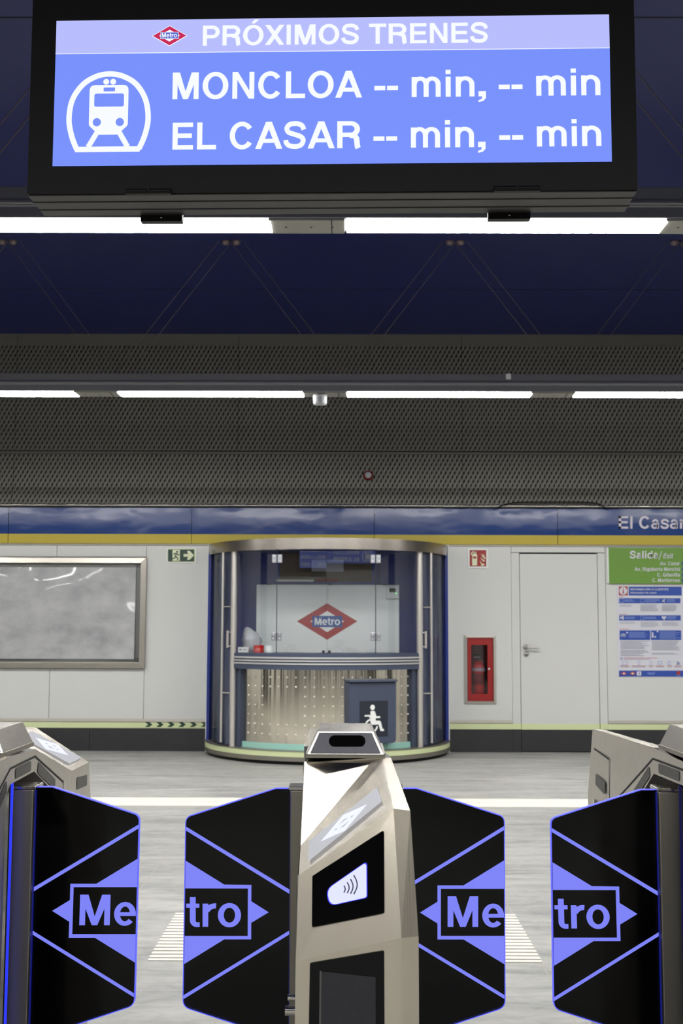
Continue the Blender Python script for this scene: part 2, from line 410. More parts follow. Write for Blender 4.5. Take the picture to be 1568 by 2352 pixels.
    if c == 'ú': g = .85, glyph('u')[1] + [[(.33, .81), (.48, .81), (.66, 1.0), (.46, 1.0)]]
    if c == 'i': g = .387, rect(.10, 0, .287, x) + rect(.10, .84, .287, 1)
    if c == 'l': g = .387, rect(.10, 0, .287, 1)
    if c == 'm': g = 1.238, rect(.085, 0, .27, x) + rect(.527, 0, .712, .48) + rect(.97, 0, 1.155, .48) + ring(.40, .47, .312, .285, s, h, 0, 180, 16) + ring(.842, .47, .313, .285, s, h, 0, 180, 16)
    if c == 'o': g = .85, ring(.425, .37, .38, .39, .195, h)
    if c == 'r': g = .54, rect(.085, 0, .27, x) + ring(.50, .40, .40, .35, s, .165, 85, 160, 10)
    if c == 's': g = .774, stroke([(a * .83 + .01, b * .76 - .008) for a, b in Sc], .155, True)
    if c == 't': g = .46, rect(.13, .17, .32, .95) + rect(.01, .61, .44, .74) + ring(.355, .21, .225, .22, .19, .15, 180, 270, 10) + rect(.35, -.01, .45, .14)
    if c == 'v': g = .774, [[(.01, x), (.215, x), (.48, 0), (.29, 0)], [(.765, x), (.56, x), (.29, 0), (.48, 0)]]
    if c == 'x': g = .774, [[(.01, 0), (.23, 0), (.76, x), (.54, x)], [(.76, 0), (.54, 0), (.01, x), (.23, x)]]
    if c == '.': g = .387, rect(.095, 0, .29, .195)
    if c == ',': g = .387, rect(.09, 0, .29, .195) + [[(.19, .0), (.29, .0), (.29, -.06), (.22, -.17), (.09, -.21), (.09, -.14), (.17, -.10)]]
    if c == '-': g = .464, rect(.03, .26, .43, .425)
    if c == '/': g = .387, [[(-.02, -.02), (.10, -.02), (.40, 1.02), (.28, 1.02)]]
    if c == '1': g = .774, rect(.33, 0, .53, 1) + [[(.08, .70), (.33, .70), (.33, .82), (.53, 1), (.40, 1), (.30, .88), (.08, .83)]]
    return g or (.6, rect(.1, 0, .5, .7))
def textpolys(s, x0, x1, base, cap, down=False, slant=0):
    """polygons of s spanning x0..x1; cap is the capital height; down=True when y grows downward"""
    x = 0; P = []
    for ch in s:
        a, g = glyph(ch); P += [[(px + x + slant * py, py) for px, py in q] for q in g]; x += a
    if not P: return []
    lo = min(q[0] for p in P for q in p); hi = max(q[0] for p in P for q in p); k = (x1 - x0) / (hi - lo)
    return [[((q[0] - lo) * k + x0, base + (-1 if down else 1) * q[1] * cap) for q in p] for p in P]
def put(mb, polys, fn, m):
    for p in polys: mb.poly([fn(*q) for q in p], m)
def solid(mb, polys, fn, off, m):
    for p in polys: mb.prism([fn(*q) for q in p], off, m)

YW = 12.6
def wz(py): return at(800, py, YW).z
def wx(px): return at(px, 1440, YW).x

# ================================================================== STRUCTURE
b = MB(); b.box(-9, 9, -6, YW + .6, -.15, 0, 'floor_stone'); struct(b.build('floor'), 'grey veined stone floor')
CZ = 4.5
b = MB(); b.box(-9, 9, -6, YW + .6, CZ, CZ + .15, 'ceiling_blue')
for y in (-1.6, .9, 3.4, 5.9, 8.4, 10.9):
    b.box(-9, 9, y - .006, y + .006, CZ - .002, CZ + .01, 'gap_dark')
struct(b.build('ceiling'), 'dark blue panelled ceiling')
for nme, a in (('wall_left', (-9.2, -9, -6, YW + .6)), ('wall_right', (9, 9.2, -6, YW + .6)), ('wall_front', (-9.2, 9.2, -4.7, -4.5))):
    b = MB(); b.box(*a, 0, 2.6, 'wall_grey'); b.box(*a, 2.6, CZ + .15, 'mesh_frame'); struct(b.build(nme))
# --- made-up dark panels on the unseen walls, there to streak the steel reflections
b = MB()
for x0, x1 in ((-7.6, -5.6), (-3.6, -2.2), (.9, 1.7), (3.4, 6.2)): b.box(x0, x1, -4.51, -4.48, 0, 2.6, 'gap_dark')
for sx_ in (-9, 9):
    for y0, y1 in ((-2.6, -.5), (2.0, 4.2), (7.2, 8.6)): b.box(sx_ - .02, sx_ + .02, y0, y1, 0, 2.6, 'gap_dark')
struct(b.build('added_dark_panels'), 'added dark panels on the unseen hall walls')
# --- white panelled wall
zt, zb, zl, zbb = 2.20, wz(1655), wz(1661), wz(1675)
ext = (wx(1065), wx(1137.5)); ez = (wz(1615.5), wz(1458))
XC = (wx(1175), wx(1392))
b = MB(); g = .0025
b.box(-9, 9, YW + .28, YW + .4, 0, 2.62, 'gap')
def panel(x0, x1, z0, z1): b.box(x0 + g, x1 - g, YW, YW + .28 if False else YW + .03, z0 + g, z1 - g, 'wall_white')
cas = (wx(-420), wx(337), wz(1536), wz(1283))
xs = [-9, -6.2, wx(-430)]
panel(-9, -6.2, zb, zt); panel(-6.2, wx(-430), zb, zt)
panel(wx(-430), wx(-90), wz(1281), zt); panel(wx(-90), wx(126), wz(1281), zt); panel(wx(126), wx(333), wz(1281), zt)
panel(wx(-430), wx(-90), zb, wz(1537.5)); panel(wx(-90), wx(117), zb, wz(1537.5)); panel(wx(117), wx(333), zb, wz(1537.5))
panel(wx(333), wx(482), zb, zt)
b.box(cas[0], cas[1], YW + .10, YW + .13, cas[2], cas[3], 'wall_white')
panel(wx(482), wx(1026), zb, zt)
for q in ((wx(1026) + g, ext[0], zb + g, zt - g), (ext[1], XC[0] - g, zb + g, zt - g), (ext[0], ext[1], zb + g, ez[0]), (ext[0], ext[1], ez[1], zt - g)):
    b.box(q[0], q[1], YW, YW + .03, q[2], q[3], 'wall_white')
panel(XC[0], XC[1], wz(1268), zt)
panel(XC[1], wx(1810), zb, zt); panel(wx(1810), 7, zb, zt); panel(7, 9, zb, zt)
struct(b.build('wall_back'), 'white panelled back wall')
# --- bottom trims
dx0, dx1 = wx(1194), wx(1374)
b = MB()
for x0, x1 in ((-9, wx(482)), (wx(1026), XC[0]), (XC[1], 9)):
    b.box(x0, x1, YW - .012, YW + .03, wz(1659.5), wz(1653), 'steel_side')
struct(b.build('trim_1'), 'thin steel edge below the white panels')
b = MB()
for x0, x1 in ((-9, wx(482)), (wx(1026), XC[0]), (XC[1], 9)):
    b.box(x0, x1, YW - .004, YW + .02, wz(1674), wz(1660.5), 'lumi_green')
def wallp(px, py, off=0): p = at(px, py, YW); return Vector((p.x, YW - off, p.z))
for i in range(6):
    x = 333 + i * 25.6
    b.poly([wallp(x, 1658.5, .006), wallp(x + 10, 1658.5, .006), wallp(x + 17, 1664, .006), wallp(x + 10, 1669.5, .006), wallp(x, 1669.5, .006), wallp(x + 7, 1664, .006)], 'dark_green')
struct(b.build('trim_2'), 'pale green luminous strip with dark chevrons')
b = MB()
for x0, x1 in ((-9, wx(482)), (wx(1026), XC[0]), (XC[1], 9)):
    n = max(1, int((x1 - x0) / 1.2)); st = (x1 - x0) / n
    for k in range(n): b.box(x0 + k * st + .002, x0 + (k + 1) * st - .002, YW - .02, YW + .02, 0, wz(1674), 'baseboard')
struct(b.build('baseboard_back'), 'dark grey baseboard')
# --- blue and yellow band
b = MB(); zb0, zb1, zb2 = wz(1250.5), wz(1229), wz(1169)
jx = [-9, wx(-405), wx(16), wx(438), wx(859), wx(1281), wx(1703), 9]
for i in range(len(jx) - 1):
    x0, x1 = jx[i] + .003, jx[i + 1] - .003
    b.box(x0, x1, YW - .06, YW, zb0, zb1, 'band_yellow')
    rows = []
    for k in range(9):
        t = k / 8; z = zb1 + (zb2 - zb1) * t; y = YW - .06 - .006 * math.sin(math.pi * t)
        rows.append([(x0, y, z), (x1, y, z)])
    b.grid(rows, 'band_blue'); b.poly([(x0, YW - .06, zb2), (x1, YW - .06, zb2), (x1, YW + .2, zb2), (x0, YW + .2, zb2)], 'band_blue')
b.box(-9, 9, YW - .03, YW + .02, zb0 - .012, zb0 - .002, 'steel_side')
b.box(-9, 9, YW - .05, YW + .1, zb2 - .06, zb2 - .005, 'gap_dark')
lf = lambda px, py: wallp(px, py, .0735)
put(b, textpolys('El Casar', 1417, 1569, 1215.5, 28.5, True), lf, 'print_pale')
struct(b.build('trim_3'), 'blue band over a yellow stripe with the white words El Casar')
b = MB(); b.tube([(-9, YW - .05, zb2 + .03), (9, YW - .05, zb2 + .03)], .012, 'steel_smooth', 10)
struct(b.build('trim_4'), 'slim steel rod along the top of the blue band')
# --- expanded-metal cladding above the band
b = MB()
prof = [(YW + .02, CZ), (YW + .02, wz(794)), (YW + .02, wz(1035)), (YW + .05, wz(1036.5)), (YW + .05, wz(1042)), (YW + .02, wz(1043.5)), (YW, wz(1120)), (YW - .03, wz(1140)), (YW - .045, wz(1166))]
ms = ['mesh_frame', 'expanded_mesh', 'gap_dark', 'mesh_frame', 'gap_dark', 'expanded_mesh', 'expanded_mesh', 'expanded_mesh']
uv = []
s_ = 0
xj = [-9, -6.06, -3.63, wx(540), 1.23, 3.66, 6.09, 9]
for i in range(len(prof) - 1):
    (y0, z0), (y1, z1) = prof[i], prof[i + 1]; L = math.hypot(y1 - y0, z1 - z0)
    for j in range(len(xj) - 1):
        x0, x1 = xj[j] + (.004 if i > 4 or i < 2 else 0), xj[j + 1]
        b.poly([(x0, y0, z0), (x0, y1, z1), (x1, y1, z1), (x1, y0, z0)], ms[i]); uv += [(x0 + 20, -s_ + 20), (x0 + 20, -s_ - L + 20), (x1 + 20, -s_ - L + 20), (x1 + 20, -s_ + 20)]
    s_ += L
b.poly([(-9, YW + .2, CZ), (9, YW + .2, CZ), (9, YW + .2, 2.4), (-9, YW + .2, 2.4)], 'gap_dark'); uv += [(0, 0)] * 4
o = b.build('wall_upper'); ul = o.data.uv_layers.new(name='UVMap')
for i, q in enumerate(uv): ul.data[i].uv = q
struct(o, 'dark grey expanded metal cladding above the blue band')
# --- door
b = MB(); b.box(XC[0] + .001, dx0 - .002, YW + .005, YW + .06, wz(1674), wz(1268) - .004, 'wall_white'); b.box(dx1 + .002, XC[1] - .001, YW + .005, YW + .06, wz(1674), wz(1268) - .004, 'wall_white')
b.box(XC[0] + .001, dx0 - .002, YW + .0, YW + .06, wz(1674), wz(1660.5), 'lumi_green'); b.box(XC[0] + .001, dx0 - .002, YW - .01, YW + .06, 0, wz(1674), 'baseboard')
b.box(dx1 + .002, XC[1] - .001, YW + .0, YW + .06, wz(1674), wz(1660.5), 'lumi_green'); b.box(dx1 + .002, XC[1] - .001, YW - .01, YW + .06, 0, wz(1674), 'baseboard')
b.box(dx0 - .01, dx1 + .01, YW + .055, YW + .08, 0, wz(1268), 'gap_dark')
fr = b.build('door_1', origin=((dx0 + dx1) / 2, YW, 0)); struct(fr, 'flush white service door with lever handle')
b = MB(); b.box(dx0 + .004, dx1 - .004, YW + .006, YW + .05, wz(1661), wz(1271), 'door_white'); b.box(dx0 + .004, dx1 - .004, YW + .004, YW + .05, wz(1674.5), wz(1661), 'lumi_green'); b.box(dx0 + .004, dx1 - .004, YW, YW + .05, .01, wz(1674.5), 'baseboard')
leaf = b.build('door_leaf', fr)
b = MB(); p = wallp(1207, 1486); b.lathe([(0, -.012), (.025, -.012), (.025, .006)], (p.x, YW, p.z), 'brushed_handle', 20, 'Y'); b.tube([(p.x, YW, p.z), (p.x, YW - .05, p.z), (p.x + .015, YW - .055, p.z - .002), (p.x + .135, YW - .055, p.z - .012)], .010, 'brushed_handle'); b.build('door_handle', leaf)
b = MB(); p = wallp(1208, 1502); b.lathe([(0, -.01), (.025, -.01), (.025, .006)], (p.x, YW, p.z), 'brushed_handle', 20, 'Y'); b.box(p.x - .004, p.x + .004, YW - .012, YW - .009, p.z - .014, p.z + .012, 'black_matte'); b.build('keyhole', leaf)
# --- floor strips
b = MB(); b.box(-9, 9, 8.78, 9.19, -.01, .003, 'tactile')
for y in (8.985,): b.box(-9, 9, y - .0015, y + .0015, .002, .0034, 'ink_grey')
struct(b.build('trim_5'), 'pale guidance strip across the floor')
b = MB(); b.box(-.785, .765, 4.77, 5.53, -.01, .003, 'tactile')
for k in range(15): b.box(-.785, .765, 4.80 + k * .05, 4.825 + k * .05, .002, .007, 'tactile')
struct(b.build('trim_6'), 'pale ribbed tactile pad on the floor behind the gates')

# ================================================================== LIGHT BEAMS
def beam(Y, label, cables, row):
    s = 2700 / Y
    Zl = 3.212; xg = -.20; PI_ = 1.86
    t = thing('lighting_beam', (0, Y, Zl), label, 'light fixture', 'steel lighting beams hung below the blue ceiling')
    b = MB(); y0, y1 = Y - .10, Y + .10
    # extruded profile
    pr = [(y0, Zl), (y0, Zl + .055), (y0 - .02, Zl + .062), (y0 - .02, Zl + .078), (y0 - .015, Zl + .085), (y0 - .015, Zl + .145), (y1 + .015, Zl + .145), (y1 + .015, Zl + .06), (y1, Zl)]
    b.prism([(-8.9, y, z) for y, z in pr], (17.8, 0, 0), 'beam_metal')
    b.build('profile', t, bevel=.004)
    for k in range(-4, 5):
        gx = xg + k * PI_
        b = MB(); b.box(gx + .19, gx + PI_ - .19 + .02, Y - .075, Y + .075, Zl - .012, Zl - .001, 'lamp_white')
        if gx + PI_ < 8.9:
            b.build('lamp_diffuser', t)
        b = MB(); b.box(gx - .178, gx + .178, Y - .092, Y + .092, Zl - .010, Zl - .0005, 'beam_plate')
        for sx in (-.10, .02, .12): b.lathe([(0, -.0125), (.005, -.0125), (.005, -.009)], (gx + sx, Y, Zl), 'black_matte', 8)
        b.box(gx + .115, gx + .120, Y - .095, Y + .095, Zl - .0125, Zl - .009, 'black_matte')
        b.build('joint_plate', t)
    if cables:
        zt_ = CZ
        for k in range(-4, 5):
            gx = xg + k * PI_ + .15
            for sgn in (-1, 1):
                ax = gx + sgn * PI_ / 2
                for dy in (-.0, ):
                    b = MB()
                    for w_ in (-.055, .055):
                        b.tube([(gx + sgn * .02 + w_, Y, Zl + .14), (ax - sgn * .045 + w_, Y, zt_)], .0028, 'cable_steel', 6)
                    b.build('suspension_cable', t)
                b = MB(); b.lathe([(.0, -.035), (.022, -.03), (.034, -.012), (.034, .0)], (ax - sgn * .045, Y, zt_), 'cable_steel', 14); b.build('ceiling_eyelet', t)
    return t
beam(5.43, 'steel lighting beam with lit white tubes directly below the departures display', True, 1)
b2 = beam(9.5, 'steel lighting beam with lit white tubes in front of the dark mesh wall', True, 2)
beam(-1.2, 'added unseen lighting beam behind the viewpoint, on the near side of the gates', False, 0)  # extra beam out of view, added to light the near side
p = at(735, 908, 9.5)
t = thing('motion_sensor', (p.x, 9.5, 3.2), 'small translucent grey sensor under the second lighting beam', 'sensor')
b = MB(); b.lathe([(0, 3.195), (.058, 3.195), (.058, 3.175)], (p.x, 9.47, 0), 'white_gloss', 24); b.build('base', t)
b = MB(); b.lathe([(.056, 3.175), (.056, 3.135), (.05, 3.118), (0, 3.113)], (p.x, 9.47, 0), 'grey_plastic', 24); b.build('lens', t)
p = at(1168, 864, 9.36)
b = MB(); b.box(p.x - .02, p.x + .02, 9.376, 9.385, p.z - .02, p.z + .024, 'white_gloss')
tag(b.build('label_tag', origin=(p.x, 9.38, p.z)), 'tiny white tag stuck on the face of the second lighting beam', 'tag')
p = at(845, 1092, 12.58)
t = thing('fire_alarm', (p.x, 12.6, p.z), 'small round alarm with dark red rim on the mesh wall', 'alarm')
b = MB(); b.lathe([(.0, -.06), (.03, -.06), (.048, -.05), (.054, -.02), (.054, .05)], (p.x, 12.6, p.z), 'red_dark', 28, 'Y'); b.build('rim', t)
b = MB(); b.lathe([(0, -.085), (.02, -.082), (.036, -.062), (.036, -.058)], (p.x, 12.6, p.z), 'grey_plastic', 24, 'Y'); b.build('lens', t)
b = MB(); pts = catmull([(1138, 1169), (1156, 1160), (1180, 1155), (1210, 1153.5), (1280, 1153), (1345, 1154), (1372, 1157), (1384, 1163), (1396, 1170)], 6)
b.tube([at(x, y, 12.5) for x, y in pts], .007, 'black_matte', 8)
tag(b.build('cable', origin=at(1280, 1168, 12.5)), 'black cable arching along the top of the blue band', 'cable')

# ================================================================== WALL FITTINGS
def flatbox(mb, x0, y0, x1, y1, off0, off1, m):
    a = wallp(x0, y1); c = wallp(x1, y0); mb.box(a.x, c.x, YW - off1, YW - off0, a.z, c.z, m)
# display case
c0 = wallp(332, 1536); c1 = wallp(337, 1283); xr = (wx(332.5) + wx(337.5)) / 2
t = thing('display_case', (-3.5, YW, wz(1536)), 'wide steel framed display case covered in wrinkled clear plastic, left of booth', 'display case')
X0, X1, Z0, Z1 = wx(-420), xr, wz(1537), wz(1282.5); fw = .075
b = MB()
def mitre(mb, o4, i4, y0, y1, m):
    for k in range(4):
        q = (k + 1) % 4
        pts = [o4[k], o4[q], i4[q], i4[k]]
        mb.prism([(x, y0 if j < 2 else y0 - .012, z) for j, (x, z) in enumerate(pts)], (0, y1 - y0, 0), m)
o4 = [(X0, Z0), (X1, Z0), (X1, Z1), (X0, Z1)]; i4 = [(X0 + fw, Z0 + fw * .85), (X1 - fw * .8, Z0 + fw * .85), (X1 - fw * .8, Z1 - fw * .8), (X0 + fw, Z1 - fw * .8)]
mitre(b, o4, i4, YW - .045, YW - .001, 'steel'); b.build('frame', t, bevel=.003)
b = MB(); b.box(X0 + fw, X1 - fw * .8, YW + .0, YW + .02, Z0 + fw * .8, Z1 - fw * .8, 'perforated')
# perforation dots round the border
xa, xb, za, zc = X0 + fw, X1 - fw * .8, Z0 + fw * .85, Z1 - fw * .8
n = int((xb - xa) / .016)
for k in range(n):
    x = xa + .008 + k * .016
    for row in range(3):
        xx = x + (.008 if row % 2 else 0)
        for z in (za + .012 + row * .013, zc - .012 - row * .013):
            b.poly([(xx + .0058 * math.cos(a), YW - .0015, z + .0058 * math.sin(a)) for a in (0, 1.05, 2.09, 3.14, 4.19, 5.24)], 'groove')
n = int((zc - za) / .016)
for k in range(n):
    z = za + .008 + k * .016
    for row in range(4):
        zz = z + (.008 if row % 2 else 0)
        x = xb - .012 - row * .013
        b.poly([(x + .0058 * math.cos(a), YW - .0015, zz + .0058 * math.sin(a)) for a in (0, 1.05, 2.09, 3.14, 4.19, 5.24)], 'groove')
b.build('perforated_border', t)
b = MB(); rows = []; NX, NZ = 120, 46
fx0, fx1, fz0, fz1 = xa + .02, xb - .055, za + .035, zc - .045
for j in range(NZ + 1):
    row = []
    for i in range(NX + 1):
        x = fx0 + (fx1 - fx0) * i / NX; z = fz0 + (fz1 - fz0) * j / NZ
        dd = .034 * mn.noise((x * 1.3, z * 1.5, 3.1)) + .005 * mn.noise((x * 3.6 + z * 2, z * 3.0, 1.7)) + .0005 * mn.noise((x * 12, z * 9, 5))
        row.append((x, YW - .030 + dd, z))
    rows.append(row)
b.grid(rows, 'plastic_film'); b.build('plastic_film', t)
# emergency exit sign
p = wallp(416, 1276)
t = thing('emergency_exit_sign', (p.x, YW, wz(1294)), 'green and cream running figure exit sign with arrow, left of booth', 'sign')
b = MB(); flatbox(b, 382, 1259, 452, 1293.5, 0, .012, 'sign_border'); flatbox(b, 384.5, 1260.5, 449.5, 1291.5, .011, .014, 'picto_cream'); b.build('backing', t)
b = MB(); fn = lambda x, y: wallp(x, y, .016)
put(b, rect(386, 1262, 446.5, 1290), fn, 'dark_green')
fn = lambda x, y: wallp(x, y, .0175)
put(b, rect(396.5, 1263, 413.5, 1288.5), fn, 'picto_cream')
put(b, [[(422, 1272.5), (432, 1272.5), (430, 1265.5), (436, 1265.5), (446, 1275.7), (436, 1286), (430, 1286), (432, 1279), (422, 1279)]], fn, 'picto_cream')
fn = lambda x, y: wallp(x, y, .019)
put(b, disc(407.3, 1267.8, 2.2), fn, 'dark_green')
for st in ([(406, 1270.5), (403.5, 1277)], [(406, 1271.5), (410, 1275), (412.5, 1273.5)], [(405, 1271), (400.5, 1272), (399.5, 1275)], [(403.5, 1277), (407.5, 1281), (409, 1287)], [(403.5, 1277), (402, 1282), (397, 1283), (395.5, 1285)]):
    put(b, stroke(st, 2.4), fn, 'dark_green')
b.build('pictogram', t)
# extinguisher sign
t = thing('extinguisher_sign', (wx(1097), YW, wz(1305)), 'square red sign with extinguisher and flame symbols, left of door', 'sign')
b = MB(); flatbox(b, 1073.5, 1260, 1120, 1305.5, 0, .012, 'sign_border'); b.build('backing', t)
b = MB(); fn = lambda x, y: wallp(x, y, .014); put(b, rect(1078, 1263.5, 1116, 1301), fn, 'red')
fn = lambda x, y: wallp(x, y, .016)
put(b, [roundpoly([(1083.5, 1299), (1083.5, 1274), (1088, 1270), (1091, 1270), (1095, 1274), (1095, 1299)], [1, 3, 1, 1, 3, 1])], fn, 'picto_cream')
put(b, rect(1087, 1267, 1091.5, 1271), fn, 'picto_cream')
put(b, stroke([(1093.5, 1269), (1087, 1267.5), (1083, 1269.5), (1081.8, 1275)], 2.2, True), fn, 'picto_cream')
for st in ([(1111.5, 1281), (1107, 1277), (1104.5, 1272.5)], [(1112, 1289), (1106.5, 1285.5), (1103.5, 1280.5)], [(1111.5, 1297.5), (1105, 1294.5), (1101.5, 1288)], [(1113, 1284), (1110, 1276), (1109, 1272)], [(1109, 1299), (1103, 1297.5)]):
    n = len(catmull(st)); put(b, stroke(catmull(st), [3.6 * (1 - .85 * k / (n - 1)) for k in range(n)]), fn, 'picto_cream')
fn = lambda x, y: wallp(x, y, .018); put(b, rect(1085.5, 1278.5, 1093, 1283), fn, 'red')
b.build('pictogram', t)
# extinguisher cabinet
exx = (ext[0] + ext[1]) / 2
t = thing('extinguisher_cabinet', (exx, YW, ez[0]), 'red glazed extinguisher cabinet with steel frame set in the white wall', 'cabinet')
b = MB(); o4 = [(ext[0], ez[0]), (ext[1], ez[0]), (ext[1], ez[1]), (ext[0], ez[1])]
xi0, xi1, zi0, zi1 = wx(1071.5), wx(1132), wz(1609.5), wz(1463.5)
mitre(b, o4, [(xi0, zi0), (xi1, zi0), (xi1, zi1), (xi0, zi1)], YW - .012, YW + .03, 'steel_side'); b.build('frame', t)
b = MB()
b.box(xi0, xi1, YW + .22, YW + .23, zi0, zi1, 'red_dark'); b.box(xi0, xi0 + .006, YW + .02, YW + .22, zi0, zi1, 'red_dark'); b.box(xi1 - .006, xi1, YW + .02, YW + .22, zi0, zi1, 'red_dark'); b.box(xi0, xi1, YW + .02, YW + .22, zi0, zi0 + .006, 'red_dark'); b.box(xi0, xi1, YW + .02, YW + .22, zi1 - .006, zi1, 'red_dark'); b.build('housing', t)
w0, w1, w2, w3 = wx(1081), wx(1118.5), wz(1593), wz(1480.5)
b = MB()
d0, d1 = YW - .006, YW + .012
b.box(xi0 + .006, w0, d0, d1, zi0 + .003, zi1 - .003, 'red'); b.box(w1, xi1 - .004, d0, d1, zi0 + .003, zi1 - .003, 'red'); b.box(w0, w1, d0, d1, zi0 + .003, w2, 'red'); b.box(w0, w1, d0, d1, w3, zi1 - .003, 'red')
lx0, lx1, lz0, lz1 = wx(1076), wx(1127), wz(1604), wz(1468.5)
for a in ((lx0, lx0 + .003, lz0, lz1), (lx1 - .003, lx1, lz0, lz1), (lx0, lx1, lz0, lz0 + .003), (lx0, lx1, lz1 - .003, lz1)): b.box(a[0], a[1], d0 - .001, d0 + .002, a[2], a[3], 'red_dark')
dr = b.build('door', t)
b = MB(); b.box(w0 - .003, w1 + .003, YW + .004, YW + .007, w2 - .003, w3 + .003, 'glass_cabinet'); b.build('window', dr)
b = MB(); p = wallp(1122.5, 1536.5); b.lathe([(0, -.016), (.010, -.014), (.011, -.006)], (p.x, YW, p.z), 'white_gloss', 14, 'Y'); b.build('lock', dr)
# extinguisher
ex = wx(1100.5); zf = zi0 + .006
t = thing('fire_extinguisher', (ex, YW + .11, zf), 'red fire extinguisher standing inside the glazed wall cabinet', 'fire extinguisher')
b = MB(); zb_ = zf; H = wz(1520) - zf
b.lathe([(0, zb_), (.062, zb_), (.068, zb_ + .01), (.068, zb_ + H - .05), (.06, zb_ + H - .025), (.035, zb_ + H), (.02, zb_ + H + .01), (0, zb_ + H + .012)], (ex, YW + .11, 0), 'red_gloss', 28)
b.build('cylinder', t)
b = MB(); b.lathe([(.069, wz(1572)), (.069, wz(1546))], (ex, YW + .11, 0), 'red_dark', 28); b.lathe([(.0695, wz(1541)), (.0695, wz(1534))], (ex, YW + .11, 0), 'grey_plastic', 28); b.build('label_sleeve', t)
b = MB(); b.tube([(ex, YW + .11, zb_ + H), (ex, YW + .11, zb_ + H + .05)], .018, 'black_matte', 12); b.box(ex - .05, ex + .02, YW + .10, YW + .12, zb_ + H + .045, zb_ + H + .058, 'steel_smooth'); b.box(ex - .06, ex + .02, YW + .10, YW + .12, zb_ + H + .07, zb_ + H + .082, 'black_matte'); b.build('valve_lever', t)
b = MB(); b.tube(catmull([(ex + .01, YW + .10, zb_ + H + .04), (ex + .055, YW + .09, zb_ + H + .05), (ex + .08, YW + .09, zb_ + H - .06), (ex + .078, YW + .09, zb_ + .12)]and[(ex + .01, YW + .10), (ex, 1)], 1) and [(ex + .01, YW + .09, zb_ + H + .04), (ex + .05, YW + .08, zb_ + H + .035), (ex + .074, YW + .07, zb_ + H - .06), (ex + .074, YW + .07, zb_ + .15)], .009, 'black_matte', 8); b.build('hose', t)
# exit direction sign
t = thing('exit_sign', (wx(1520), YW, wz(1340)), 'large green exit sign with white street names above the poster', 'sign')
b = MB(); flatbox(b, 1393.5, 1259.5, 1660, 1340, 0, .03, 'white_gloss'); flatbox(b, 1397, 1259, 1656, 1340.5, .0, .034, 'exit_green'); b.build('panel', t)
b = MB(); fn = lambda x, y: wallp(x, y, .036)
put(b, textpolys('Salida', 1444, 1508, 1283, 17, True), fn, 'print_pale')
put(b, stroke([(1511, 1285.5), (1517, 1266.5)], 1.6), fn, 'print_pale')
put(b, textpolys('Exit', 1520, 1543.5, 1283, 11.5, True, slant=.22), fn, 'print_pale')
for s__, x0, y in (('Av. Casar', 1513, 1298.5), ('Av. Rigoberta Menchú', 1455, 1311.5), ('C. Gitanilla', 1507, 1324.5), ('C. Maritornes', 1495.5, 1337)):
    put(b, textpolys(s__, x0, 1558.5, y, 8.2, True), fn, 'print_pale')
    put(b, rect(1563, y - 8, 1572, y + 1), fn, 'logo_blue')
b.build('lettering', t)
# poster
t = thing('information_poster', (wx(1495), YW, wz(1555)), 'white and blue customer information poster below the green exit sign', 'poster')
b = MB(); flatbox(b, 1419, 1346, 1580, 1555, .001, .004, 'poster_white'); b.build('sheet', t)
b = MB(); fn = lambda x, y: wallp(x, y, .006); f2 = lambda x, y: wallp(x, y, .0075)
def Q(x, y): return (1390 + x * .13609, 1240 + y * .13609)
def qrect(x0, y0, x1, y1):
    a = Q(x0, y0); c = Q(x1, y1); return rect(a[0], a[1], c[0], c[1])
for r in ((390, 790, 1282, 940), (225, 985, 1262, 1070), (230, 1273, 1268, 1362), (236, 1527, 752, 1690), (764, 1527, 1275, 1690), (226, 2205, 1400, 2308)): put(b, qrect(*r), fn, 'poster_blue')
put(b, qrect(222, 788, 374, 938), fn, 'logo_red'); c = Q(298, 862); put(b, disc(c[0], c[1], 9), f2, 'poster_white')
f3 = lambda x, y: wallp(x, y, .009)
put(b, rect(c[0] - 1.4, c[1] - 2, c[0] + 1.4, c[1] + 6) + disc(c[0], c[1] - 5, 1.5) + rect(c[0] - 2.6, c[1] + 4.6, c[0] + 2.6, c[1] + 6), f3, 'logo_red')
a = Q(418, 852); e = Q(1058, 852); put(b, textpolys('INFORMACIÓN A CLIENTES', a[0], e[0], a[1], 4.6, True), f2, 'poster_white')
a = Q(418, 908); e = Q(858, 908); put(b, textpolys('Information for users', a[0], e[0], a[1], 4.2, True, slant=.2), f2, 'poster_white')
def lines(x0, y0, x1, n, dy, m, th=8, seed=1):
    rr = random.Random(seed)
    for k in range(n):
        put(b, qrect(x0, y0 + k * dy, x0 + (x1 - x0) * rr.uniform(.72, 1.0), y0 + k * dy + th), f2, m)
lines(312, 1008, 495, 2, 22, 'ink_pale_blue', 11); lines(670, 1000, 915, 3, 20, 'ink_pale_blue', 9, 2); lines(1030, 998, 1200, 3, 20, 'ink_pale_blue', 9, 3)
lines(320, 1300, 540, 2, 22, 'ink_pale_blue', 11, 4); lines(645, 1300, 870, 2, 22, 'ink_pale_blue', 11, 5); lines(1030, 1288, 1200, 3, 20, 'ink_pale_blue', 9, 6)
lines(390, 1556, 735, 6, 17, 'ink_pale_blue', 7, 7); lines(910, 1545, 1262, 8, 17, 'ink_pale_blue', 7, 8)
lines(240, 1095, 470, 2, 20, 'ink_grey', 7, 9); lines(585, 1095, 900, 7, 17, 'ink_grey', 7, 10); lines(950, 1095, 1225, 7, 17, 'ink_grey', 7, 11)
lines(240, 1384, 530, 2, 20, 'ink_grey', 7, 12); lines(590, 1384, 910, 5, 19, 'ink_grey', 7, 13); lines(955, 1384, 1245, 4, 19, 'ink_grey', 7, 14)
